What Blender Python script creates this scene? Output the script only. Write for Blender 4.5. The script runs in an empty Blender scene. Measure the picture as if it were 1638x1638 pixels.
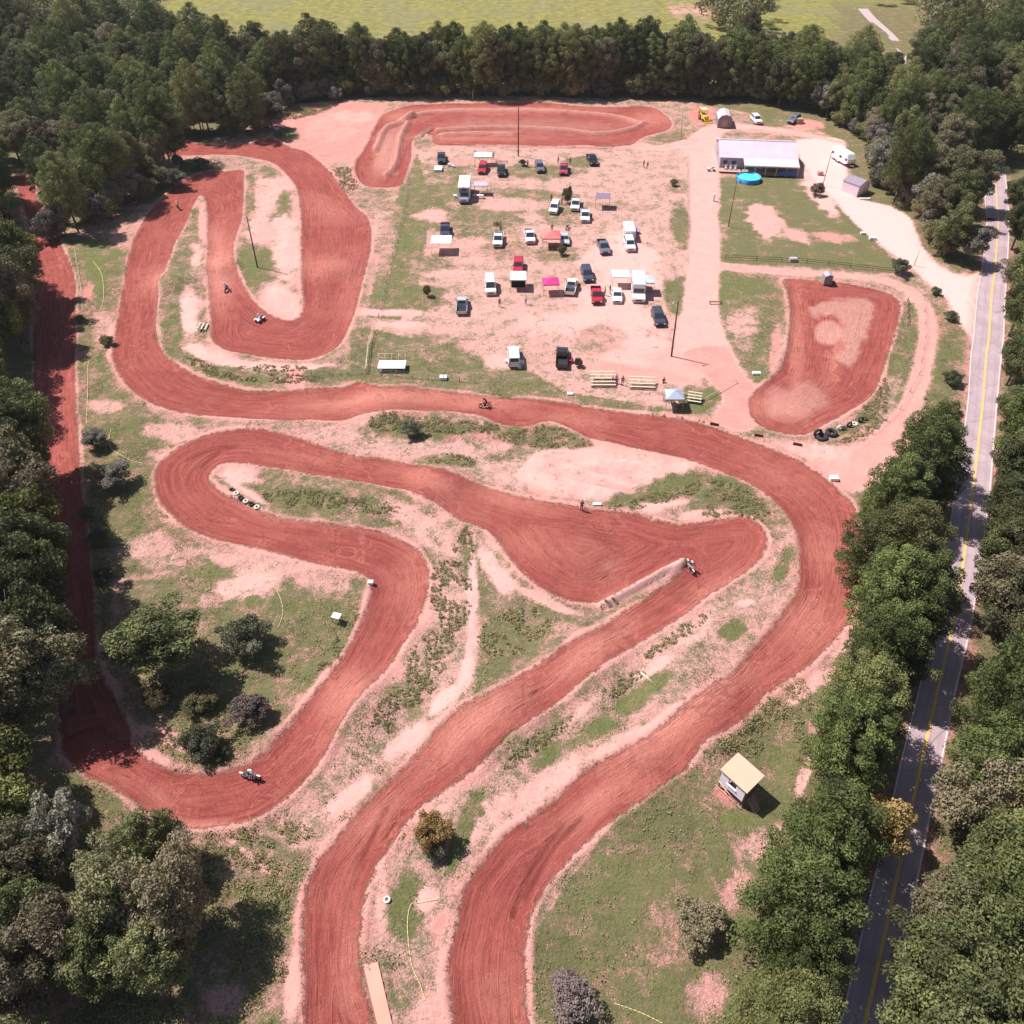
import bpy, bmesh, math, random
import numpy as np
from mathutils import Vector, Matrix, kdtree
from mathutils.bvhtree import BVHTree
R = math.radians
random.seed(7)
S = bpy.context.scene
C = S.collection
# ------------------------------------------------------------------ camera, sky, sun, exposure
H = 72.0; F = 1275.0; PITCH = 43.6
cam_d = bpy.data.cameras.new('camera'); cam = bpy.data.objects.new('camera', cam_d); C.objects.link(cam)
cam.location = (0, 0, H); cam.rotation_euler = (R(90 - PITCH), 0, 0)
cam_d.sensor_width = 36; cam_d.lens = 36 * F / 1638; cam_d.clip_start = 1; cam_d.clip_end = 9000
S.camera = cam
SUN_EL = 57.0
SUN_TO = Vector((-5.5, 2.3, 0)).normalized() * math.cos(R(SUN_EL)); SUN_TO.z = math.sin(R(SUN_EL))
w = bpy.data.worlds.new('World'); S.world = w; w.use_nodes = True
nt = w.node_tree; nt.nodes.clear()
sk = nt.nodes.new('ShaderNodeTexSky'); sk.sky_type = 'NISHITA'; sk.sun_disc = False
sk.sun_elevation = R(SUN_EL); sk.sun_rotation = math.atan2(SUN_TO.x, SUN_TO.y)
bg = nt.nodes.new('ShaderNodeBackground'); bg.inputs[1].default_value = 0.066
wo = nt.nodes.new('ShaderNodeOutputWorld')
nt.links.new(sk.outputs[0], bg.inputs[0]); nt.links.new(bg.outputs[0], wo.inputs[0])
sl = bpy.data.lights.new('sun', 'SUN'); sl.energy = 4.6; sl.angle = R(0.5); sl.color = (1.0, 0.94, 0.915)
so = bpy.data.objects.new('sun', sl); C.objects.link(so)
so.rotation_euler = SUN_TO.to_track_quat('Z', 'Y').to_euler(); so.location = (0, 0, 200)
S.view_settings.view_transform = 'Standard'; S.view_settings.look = 'None'
S.view_settings.exposure = 0.50; S.view_settings.gamma = 1.0
S.render.engine = 'CYCLES'
S.cycles.max_bounces = 5; S.cycles.diffuse_bounces = 3; S.cycles.glossy_bounces = 2
S.cycles.transparent_max_bounces = 8; S.cycles.volume_bounces = 0

# ------------------------------------------------------------------ picture <-> place
CP, SP = math.cos(R(PITCH)), math.sin(R(PITCH))
def G(px, py, z=0.0):
    """the point of the place at height z seen at photo pixel (px, py)"""
    u = (px - 819) / F; v = (py - 819) / F
    dz = -(SP + v * CP); dy = CP - v * SP
    t = (z - H) / dz
    return Vector((u * t, dy * t, z))
def PXof(x, y, z):
    """photo pixel of points (arrays)"""
    zc = (y * CP + (H - z) * SP); yc = (H - z) * CP - y * SP
    zc = np.where(zc < 0.5, 0.5, zc) if isinstance(zc, np.ndarray) else max(zc, .5)
    return 819 + F * x / zc, 819 + F * yc / zc

# ------------------------------------------------------------------ helpers
def tag(o, label=None, cat=None, group=None, kind=None):
    if label: o['label'] = label
    if cat: o['category'] = cat
    if group: o['group'] = group
    if kind: o['kind'] = kind
    return o
def empty(name, loc, rz=0, label=None, cat=None, group=None, rot=None):
    o = bpy.data.objects.new(name, None); C.objects.link(o); o.location = loc
    o.rotation_euler = rot if rot else (0, 0, rz); o.empty_display_size = .3
    return tag(o, label, cat, group)
def link(name, me, parent=None):
    o = bpy.data.objects.new(name, me); C.objects.link(o)
    if parent: o.parent = parent
    return o
def copy_tree(o, parent=None):
    c = o.copy(); C.objects.link(c)
    if parent is not None: c.parent = parent
    for ch in KIDS.get(o.name, []):
        copy_tree(ch, c)
    return c
KIDS = {}
def note_kids(o):
    KIDS[o.name] = [x for x in bpy.data.objects if x.parent == o]
    for k in KIDS[o.name]: note_kids(k)

MATS = {}
def mat(name, col, rough=.6, metal=0.0, spec=.4, var=.12, vs=3.0, coat=0.0, bump=0.0):
    """painted / plain material with a little procedural wear in colour and gloss"""
    if name in MATS: return MATS[name]
    m = bpy.data.materials.new(name); m.use_nodes = True; n = m.node_tree; b = n.nodes['Principled BSDF']
    b.inputs['Metallic'].default_value = metal; b.inputs['Specular IOR Level'].default_value = spec
    b.inputs['Coat Weight'].default_value = coat
    tc = n.nodes.new('ShaderNodeTexCoord'); no = n.nodes.new('ShaderNodeTexNoise'); no.inputs['Scale'].default_value = vs
    no.inputs['Detail'].default_value = 6
    n.links.new(tc.outputs['Object'], no.inputs['Vector'])
    mx = n.nodes.new('ShaderNodeMix'); mx.data_type = 'RGBA'
    mx.inputs['A'].default_value = (*[c * (1 - var) for c in col], 1); mx.inputs['B'].default_value = (*[min(.95, c * (1 + var)) for c in col], 1)
    n.links.new(no.outputs['Fac'], mx.inputs['Factor']); n.links.new(mx.outputs['Result'], b.inputs['Base Color'])
    mr = n.nodes.new('ShaderNodeMapRange'); mr.inputs['To Min'].default_value = max(.03, rough - .12); mr.inputs['To Max'].default_value = min(1, rough + .12)
    n.links.new(no.outputs['Fac'], mr.inputs['Value']); n.links.new(mr.outputs['Result'], b.inputs['Roughness'])
    if bump:
        bp = n.nodes.new('ShaderNodeBump'); bp.inputs['Strength'].default_value = bump; bp.inputs['Distance'].default_value = .05
        n.links.new(no.outputs['Fac'], bp.inputs['Height']); n.links.new(bp.outputs['Normal'], b.inputs['Normal'])
    MATS[name] = m
    return m

class MB:
    """collects shapes and links them as ONE mesh object"""
    def __init__(s): s.v = []; s.f = []; s.m = []; s.sm = []
    def add(s, vs, fs, mi=0, smooth=False, M=None):
        o = len(s.v)
        s.v += [tuple(M @ Vector(v)) if M else tuple(v) for v in vs]
        s.f += [tuple(i + o for i in f) for f in fs]; s.m += [mi] * len(fs); s.sm += [smooth] * len(fs); return s
    def box(s, c, d, mi=0, rz=0, M=None, taper=1.0):
        x, y, z = d[0] / 2, d[1] / 2, d[2] / 2; t = taper
        vs = [(-x, -y, -z), (x, -y, -z), (x, y, -z), (-x, y, -z), (-x * t, -y * t, z), (x * t, -y * t, z), (x * t, y * t, z), (-x * t, y * t, z)]
        MM = Matrix.Translation(c) @ Matrix.Rotation(rz, 4, 'Z')
        if M: MM = M @ MM
        return s.add(vs, [(0, 3, 2, 1), (4, 5, 6, 7), (0, 1, 5, 4), (1, 2, 6, 5), (2, 3, 7, 6), (3, 0, 4, 7)], mi, M=MM)
    def tube(s, p0, p1, r0, r1=None, n=8, mi=0, cap=True):
        p0 = Vector(p0); p1 = Vector(p1); r1 = r0 if r1 is None else r1; d = (p1 - p0)
        if d.length < 1e-6: return s
        q = d.to_track_quat('Z', 'Y'); vs = []
        for p, r in ((p0, r0), (p1, r1)):
            for k in range(n):
                a = 2 * math.pi * k / n; vs.append(p + q @ Vector((r * math.cos(a), r * math.sin(a), 0)))
        fs = [(k, (k + 1) % n, n + (k + 1) % n, n + k) for k in range(n)]
        o = len(s.v); s.add(vs, fs, mi, True)
        if cap: s.f += [tuple(o + k for k in reversed(range(n))), tuple(o + n + k for k in range(n))]; s.m += [mi] * 2; s.sm += [False] * 2
        return s
    def path(s, pts, r, n=6, mi=0):
        for a, b in zip(pts[:-1], pts[1:]): s.tube(a, b, r, r, n, mi)
        return s
    def prism(s, prof, x0, x1, mi=0, x0b=None, smooth=False):
        """profile in (y,z) extruded along x"""
        n = len(prof); vs = [(x0, y, z) for y, z in prof] + [(x1, y, z) for y, z in prof]
        fs = [(k, (k + 1) % n, n + (k + 1) % n, n + k) for k in range(n)] + [tuple(reversed(range(n))), tuple(range(n, 2 * n))]
        return s.add(vs, fs, mi, smooth)
    def torus(s, c, axis, R0, r, n=20, k=8, mi=0):
        q = Vector(axis).to_track_quat('Z', 'Y'); c = Vector(c); vs = []; fs = []
        for i in range(n):
            a = 2 * math.pi * i / n
            for j in range(k):
                b = 2 * math.pi * j / k
                vs.append(c + q @ Vector(((R0 + r * math.cos(b)) * math.cos(a), (R0 + r * math.cos(b)) * math.sin(a), r * math.sin(b))))
        for i in range(n):
            for j in range(k): fs.append((i * k + j, ((i + 1) % n) * k + j, ((i + 1) % n) * k + (j + 1) % k, i * k + (j + 1) % k))
        return s.add(vs, fs, mi, True)
    def ball(s, c, r, mi=0, n=10, k=7, sc=(1, 1, 1)):
        vs = []; fs = []
        for j in range(k + 1):
            t = math.pi * j / k
            for i in range(n):
                a = 2 * math.pi * i / n
                vs.append((c[0] + r * sc[0] * math.sin(t) * math.cos(a), c[1] + r * sc[1] * math.sin(t) * math.sin(a), c[2] + r * sc[2] * math.cos(t)))
        for j in range(k):
            for i in range(n): fs.append((j * n + i, (j + 1) * n + i, (j + 1) * n + (i + 1) % n, j * n + (i + 1) % n))
        return s.add(vs, fs, mi, True)
    def mesh(s, name, mats, bevel=0, seg=2):
        me = bpy.data.meshes.new(name); me.from_pydata([tuple(v) for v in s.v], [], s.f)
        for m in (mats if isinstance(mats, (list, tuple)) else [mats]): me.materials.append(m)
        me.polygons.foreach_set('material_index', s.m); me.polygons.foreach_set('use_smooth', s.sm)
        bm = bmesh.new(); bm.from_mesh(me); bmesh.ops.recalc_face_normals(bm, faces=bm.faces)
        if bevel:
            bmesh.ops.bevel(bm, geom=[e for e in bm.edges if e.calc_face_angle(0) > .5], offset=bevel, segments=seg, affect='EDGES', clamp_overlap=True)
        bm.to_mesh(me); bm.free(); me.update(); return me
    def build(s, name, mats, parent=None, bevel=0, seg=2):
        return link(name, s.mesh(name, mats, bevel, seg), parent)
# ------------------------------------------------------------------ outlines on the ground, in photo pixels
P1 = [(388,272),(364,274),(333,275),(309,281),(281,300),(257,321),(235,345),(219,376),(206,412),(199,449),(193,483),(188,516),(181,556),(184,583),(199,611),(220,632),(251,650),(320,664),(393,670),(466,673),(540,673),(576,666),(640,662),(700,659),(765,664),(798,678),(844,682),(875,674),(905,681),(942,700),(981,709),(1043,724),(1100,736),(1162,758),(1198,773),(1232,797),(1256,822),(1272,849),(1278,880),(1279,916),(1274,947),(1254,978),(1232,1008),(1198,1045),(1171,1082),(1122,1116),(1076,1155),(1037,1180),(1012,1196),(966,1223),(930,1245),(890,1278),(844,1312),(808,1336),(781,1368),(748,1416),(730,1486),(719,1530),(719,1585),(726,1638),(736,1700),(745,1760),(860,1760),(850,1700),(845,1638),(840,1566),(843,1493),(854,1456),(876,1416),(913,1372),(949,1339),(1000,1305),(1046,1271),(1092,1235),(1122,1195),(1153,1178),(1183,1158),(1208,1134),(1224,1112),(1259,1088),(1293,1064),(1330,1027),(1360,990),(1369,950),(1374,905),(1377,860),(1366,812),(1342,785),(1311,758),(1275,736),(1232,718),(1183,700),(1134,682),(1076,669),(1030,663),(997,660),(936,651),(905,645),(844,638),(783,634),(722,628),(661,625),(608,626),(577,614),(547,620),(501,623),(455,626),(394,626),(358,617),(321,605),(293,590),(269,574),(254,550),(248,522),(251,486),(257,449),(268,419),(284,382),(300,351),(312,324),(321,312),(330,325),(333,364),(333,425),(335,474),(338,510),(338,540),(358,559),(400,568),(449,574),(492,576),(525,566),(547,547),(565,507),(577,461),(590,413),(593,372),(587,348),(568,330),(550,306),(522,269),(492,245),(461,234),(430,222),(394,230),(333,232),(278,224),(226,224),(232,244),(272,249),(321,249),(370,248),(405,252),(437,260),(458,278),(474,300),(481,333),(483,394),(484,455),(486,489),(477,508),(461,513),(431,504),(403,480),(388,455),(376,425),(373,400),(380,370),(387,345),(389,315),(389,288)]
P2 = [(576,732),(600,733),(661,745),(707,758),(756,772),(798,786),(844,798),(905,810),(951,817),(1012,821),(1058,836),(1092,840),(1128,834),(1189,829),(1214,843),(1226,867),(1214,895),(1183,922),(1137,950),(1092,986),(1046,1014),(1012,1037),(951,1080),(890,1126),(850,1156),(814,1184),(771,1224),(722,1257),(676,1288),(648,1318),(620,1361),(598,1394),(583,1438),(576,1493),(576,1537),(583,1585),(598,1638),(612,1700),(620,1760),(495,1760),(490,1700),(486,1638),(488,1566),(485,1493),(490,1427),(510,1376),(546,1332),(583,1288),(625,1246),(664,1211),(701,1175),(737,1144),(783,1117),(829,1086),(875,1059),(923,1031),(966,1004),(1003,976),(1043,951),(1076,926),(1096,905),(1088,897),(1043,922),(997,947),(966,962),(936,964),(899,959),(859,938),(832,916),(814,892),(795,864),(771,846),(737,834),(707,812),(676,797),(649,785),(576,772),(503,758),(430,745),(364,739),(342,750),(334,765),(350,786),(386,805),(430,824),(485,835),(540,842),(594,849),(631,860),(664,879),(682,905),(684,945),(668,992),(642,1036),(613,1079),(569,1134),(532,1186),(503,1230),(459,1274),(411,1307),(356,1321),(305,1325),(257,1314),(225,1290),(180,1260),(130,1235),(100,1190),(150,1165),(177,1175),(210,1193),(246,1222),(301,1237),(349,1235),(404,1219),(437,1189),(474,1149),(514,1105),(551,1046),(583,984),(594,948),(590,926),(558,912),(503,901),(448,886),(393,873),(338,860),(301,846),(276,824),(252,795),(248,758),(261,734),(294,710),(334,695),(386,688),(430,690),(466,699),(521,717)]
P3 = [(568,266),(590,226),(603,197),(614,182),(650,171),(703,166),(800,165),(872,165),(957,172),(1038,171),(1065,186),(1074,199),(1064,210),(1031,219),(1009,231),(970,235),(921,234),(848,233),(774,232),(717,233),(694,229),(690,216),(669,216),(659,226),(656,255),(649,280),(639,298),(607,301),(580,295)]
P4 = [(1256,446),(1320,451),(1393,461),(1425,471),(1439,485),(1437,510),(1427,546),(1415,583),(1403,615),(1388,639),(1356,659),(1320,678),(1290,693),(1259,694),(1227,686),(1205,669),(1198,644),(1210,625),(1246,595),(1256,571),(1262,534),(1264,498),(1259,468)]
P5 = [(25,285),(52,285),(60,320),(82,350),(98,395),(118,440),(121,520),(120,600),(125,700),(130,780),(140,860),(150,950),(156,1060),(185,1120),(210,1185),(170,1210),(110,1200),(90,1100),(80,1000),(68,850),(60,700),(55,600),(55,500),(62,440),(52,400),(45,350)]
DRIVE = [(1370,316),(1423,330),(1455,351),(1475,393),(1504,427),(1546,442),(1580,432),(1590,470),(1566,545),(1553,537),(1533,510),(1514,476),(1485,451),(1465,432),(1436,410),(1399,383),(1362,351),(1338,322),(1313,298),(1294,275),(1280,250),(1272,228),(1300,222),(1345,224),(1352,262),(1356,290)]
# footpath by the paved road, yard road, pit road
PATHS = [([(1140,424),(1200,430),(1270,436),(1360,441),(1430,452),(1465,474),(1483,505),(1482,550),(1472,600),(1456,650),(1430,700),(1390,745),(1350,775)],[12,9,8,8,9,11,13,13,14,16,26,34,20],.42),
         ([(1125,560),(1120,500),(1125,440),(1127,380),(1124,320),(1125,260),(1120,232),(1150,205),(1220,205),(1290,216),(1345,228)],[40,30,26,24,22,24,26,18,9,8,7],.22),
         ([(1125,560),(1160,600),(1190,640),(1170,680)],[40,32,34,30],.55),
         ([(1010,232),(1060,236),(1110,225)],[12,10,12],.3)]
ROADL = [(1568,240),(1577,345),(1578,350),(1571,420),(1562,470),(1556,537),(1552,565),(1547,640),(1539,700),(1524,800),(1511,900),(1497,980),(1473,1085),(1444,1200),(1410,1350),(1375,1500),(1342,1638),(1300,1800)]
ROADR = [(1606,240),(1614,330),(1616,350),(1613,420),(1610,470),(1607,540),(1604,565),(1597,640),(1592,700),(1584,800),(1570,900),(1555,1000),(1532,1100),(1512,1200),(1487,1320),(1462,1450),(1434,1590),(1424,1638),(1395,1800)]

def catmull(P, per=6, closed=True):
    P = [Vector(p) for p in P]; n = len(P); out = []
    for i in range(n if closed else n - 1):
        a, b, c, d = (P[(i - 1) % n], P[i], P[(i + 1) % n], P[(i + 2) % n]) if closed else (P[max(i - 1, 0)], P[i], P[i + 1], P[min(i + 2, n - 1)])
        for k in range(per):
            t = k / per
            out.append(.5 * ((2 * b) + (c - a) * t + (2 * a - 5 * b + 4 * c - d) * t * t + (3 * b - a - 3 * c + d) * t ** 3))
    if not closed: out.append(P[-1])
    return out
def ribbon_poly(pts, hw):
    """widening path: centre line and half widths (px) -> outline on the ground"""
    c = [G(*p).xy for p in pts]; L = []; Rr = []
    for i, p in enumerate(c):
        d = (c[min(i + 1, len(c) - 1)] - c[max(i - 1, 0)]).normalized(); nrm = Vector((-d.y, d.x))
        s = (G(pts[i][0] + 10, pts[i][1]) - G(*pts[i])).length / 10
        L.append(p + nrm * hw[i] * s * .9); Rr.append(p - nrm * hw[i] * s * .9)
    return L + Rr[::-1]
def wpoly(P): return catmull([G(*p).xy for p in P])
TRACKS = [wpoly(P) for P in (P1, P2, P3, P4, P5)]
OTHER = [(wpoly(DRIVE), -1.0)] + [(catmull(ribbon_poly(a, b)), r) for a, b, r in PATHS]
ROADW = [catmull([G(*p).xy for p in Q], 8, False) for Q in (ROADL, ROADR)]
ROADPOLY = ROADW[0] + ROADW[1][::-1]

def inside(poly, X, Y):
    r = np.zeros(X.shape, bool); n = len(poly); px = [p[0] for p in poly]; py = [p[1] for p in poly]
    x0, x1, y0, y1 = min(px), max(px), min(py), max(py)
    sel = np.where((X > x0) & (X < x1) & (Y > y0) & (Y < y1))[0]
    if len(sel) == 0: return r
    x = X[sel]; y = Y[sel]; rr = np.zeros(len(sel), bool)
    for i in range(n):
        ax, ay, bx, by = px[i], py[i], px[(i + 1) % n], py[(i + 1) % n]
        if ay == by: continue
        c = ((ay > y) != (by > y)) & (x < (bx - ax) * (y - ay) / (by - ay) + ax); rr ^= c
    r[sel] = rr; return r
def edge_tree(polys, step=.25):
    pts = []
    for P in polys:
        for i in range(len(P)):
            a = P[i]; b = P[(i + 1) % len(P)]; L = (b - a).length; k = max(1, int(L / step))
            for j in range(k): pts.append(a.lerp(b, j / k))
    t = kdtree.KDTree(len(pts))
    for i, p in enumerate(pts): t.insert((p[0], p[1], 0), i)
    t.balance(); return t
TREES_SD = edge_tree(TRACKS); OTREE = edge_tree([o[0] for o in OTHER]); RTREE = edge_tree([ROADPOLY])
def sdf(tree, polys, X, Y, far=40.0):
    d = np.full(X.shape, -far, np.float32); ins = np.zeros(X.shape, bool)
    for P in polys: ins |= inside(P, X, Y)
    bx = [p[0] for P in polys for p in P]; by = [p[1] for P in polys for p in P]
    near = np.where((X > min(bx) - 8) & (X < max(bx) + 8) & (Y > min(by) - 8) & (Y < max(by) + 8))[0]
    f = tree.find
    for i in near: d[i] = f((X[i], Y[i], 0))[2]
    d[near] = np.where(ins[near], d[near], -d[near]); return d
# ------------------------------------------------------------------ terrain grid (one sheet to the horizon)
ys = [6.0]
while ys[-1] < 275: ys.append(ys[-1] + .26 + .0019 * ys[-1])
while ys[-1] < 5200: ys.append(ys[-1] * 1.06 + 2)
ys = [-60, -35, -18, -8, 0] + ys
NU = 250
us = list(np.linspace(-1, 1, 2 * NU + 1)); ext = [1.15, 1.4, 1.9, 3, 5, 9, 16, 28, 50]
us = [-e for e in reversed(ext)] + us + ext
ys = np.array(ys); us = np.array(us)
YY, UU = np.meshgrid(ys, us, indexing='ij'); half = np.minimum(45 + .5 * np.maximum(YY, 0), 190 + 0 * YY)
XX = UU * half; shp = XX.shape
X = XX.ravel(); Y = YY.ravel()
def vnoise(x, y, s, seed):
    """smooth value noise"""
    rs = np.random.RandomState(seed); T = rs.rand(256, 256).astype(np.float32)
    x = np.asarray(x) / s + 1000.3; y = np.asarray(y) / s + 1000.7; xi = np.floor(x).astype(int); yi = np.floor(y).astype(int)
    fx = x - xi; fy = y - yi; fx = fx * fx * (3 - 2 * fx); fy = fy * fy * (3 - 2 * fy)
    a = T[xi % 256, yi % 256]; b = T[(xi + 1) % 256, yi % 256]; c = T[xi % 256, (yi + 1) % 256]; d = T[(xi + 1) % 256, (yi + 1) % 256]
    return (a * (1 - fx) + b * fx) * (1 - fy) + (c * (1 - fx) + d * fx) * fy
SD = sdf(TREES_SD, TRACKS, X, Y)
_o = np.zeros(X.shape, bool)
for _a in range(5):
    for _b in range(_a): _o |= inside(TRACKS[_a], X, Y) & inside(TRACKS[_b], X, Y)
SD[_o] = np.maximum(SD[_o], 2.0)
 
SO = sdf(OTREE, [o[0] for o in OTHER], X, Y); SR = sdf(RTREE, [ROADPOLY], X, Y)
PXA, PYA = PXof(X, Y, 0 * X)
# authored ground cover: polygons then soft spots  (grass, red soil, lush)
Gr = np.full(X.shape, .86, np.float32); Rd = np.full(X.shape, .45, np.float32); Lu = np.full(X.shape, .30, np.float32)
Yl = np.zeros(X.shape, np.float32); DryLit = np.zeros(X.shape, np.float32); Tufty = np.zeros(X.shape, np.float32)
warp = (vnoise(X, Y, 2.2, 3) - .5) + .6 * (vnoise(X, Y, .9, 4) - .5)
def setz(m, g=None, r=None, l=None):
    if g is not None: Gr[m] = g
    if r is not None: Rd[m] = r
    if l is not None: Lu[m] = l
def zone(poly, g=None, r=None, l=None): setz(inside([Vector(p) for p in poly], PXA, PYA), g, r, l)
def spot(cx, cy, rx, ry, rot=0, g=None, r=None, l=None, k=1.0):
    a = R(rot); dx = PXA - cx; dy = PYA - cy
    u = (dx * math.cos(a) + dy * math.sin(a)) / rx; v = (-dx * math.sin(a) + dy * math.cos(a)) / ry
    q = np.sqrt(u * u + v * v) + warp * .55
    wt = np.clip((1.15 - q) / .45, 0, 1) * k
    wt[PYA < -300] = 0
    for A, val in ((Gr, g), (Rd, r), (Lu, l)):
        if val is not None: A[:] = A * (1 - wt) + val * wt
zone([(100,372),(215,320),(260,262),(420,190),(480,165),(700,150),(1090,160),(1290,200),(1350,225),(1370,316),(1480,400),(1555,450),(1556,560),(1540,700),(1380,800),(1385,960),(1300,1120),(1270,1330),(1180,1480),(1150,1760),(380,1760),(300,1640),(380,1560),(380,1420),(240,1310),(150,1200),(120,900),(118,600)], .5, .22, .35)
zone([(100,385),(215,375),(195,480),(185,560),(195,620),(250,665),(330,690),(262,720),(240,760),(255,830),(320,870),(380,885),(250,915),(180,930),(168,1010),(150,900),(125,800),(121,600),(118,460)], .72, .35, .42)
zone([(255,470),(300,352),(325,330),(333,470),(338,560),(400,585),(560,575),(600,500),(600,620),(430,622),(320,605),(262,570)], .62, .15, .38)
zone([(600,330),(640,300),(660,235),(1100,232),(1100,560),(1190,640),(1100,665),(600,620),(590,470)], .36, .12, .22)
zone([(640,300),(668,245),(690,330),(665,480),(640,510),(585,508),(605,420)], .8, .3, .7)
zone([(560,530),(590,525),(840,588),(900,625),(1100,660),(600,625),(560,610)], .78, .2, .4)
zone([(1145,285),(1285,280),(1440,425),(1430,437),(1160,420),(1140,395)], .93, .2, .38)
zone([(430,190),(480,165),(620,165),(600,200),(570,300),(560,305),(520,262),(480,240),(430,220)], .12, .62, .3)
zone([(600,665),(870,680),(940,705),(1140,745),(1090,760),(960,805),(850,790),(700,745),(560,722),(480,700),(540,678)], .36, .1, .25)
zone([(860,720),(1000,715),(1130,745),(1060,765),(960,800),(860,790),(820,760)], .13, .12, .2)
zone([(345,755),(430,748),(640,785),(700,830),(600,845),(480,832),(380,800)], .66, .15, .38)
zone([(690,800),(770,850),(830,930),(900,965),(1000,980),(900,1045),(740,1135),(640,1215),(520,1330),(480,1400),(380,1400),(300,1330),(420,1310),(500,1240),(600,1110),(690,960),(690,880)], .45, .1, .3)
zone([(760,870),(830,930),(900,965),(1000,980),(900,1045),(760,1120),(770,1000)], .72, .12, .33)
zone([(1040,1020),(1240,860),(1270,850),(1270,960),(1180,1060),(1080,1150),(900,1270),(790,1350),(730,1440),(715,1640),(610,1640),(585,1480),(630,1370),(700,1280)], .46, .12, .35)
zone([(960,1340),(1130,1200),(1240,1110),(1330,1060),(1270,1330),(1200,1460),(1190,1760),(850,1760),(850,1500)], .84, .22, .42)
zone([(300,920),(600,930),(550,1040),(440,1190),(350,1240),(210,1190),(160,1150),(200,930)], .7, .2, .38)
zone([(1130,430),(1250,446),(1260,560),(1200,605),(1160,540),(1122,470)], .74, .2, .5)
zone([(1445,480),(1475,490),(1465,580),(1440,650),(1380,690),(1330,700),(1400,640),(1430,550)], .84, .2, .38)
zone([(1480,470),(1555,540),(1545,640),(1535,700),(1440,720),(1480,600),(1495,520)], .72, .3, .4)
zone([(1110,585),(1170,620),(1120,665),(1080,660)], .8, .2, .5)
zone([(240,1320),(380,1340),(500,1340),(485,1450),(485,1700),(300,1700),(200,1500)], .68, .25, .38)
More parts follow.
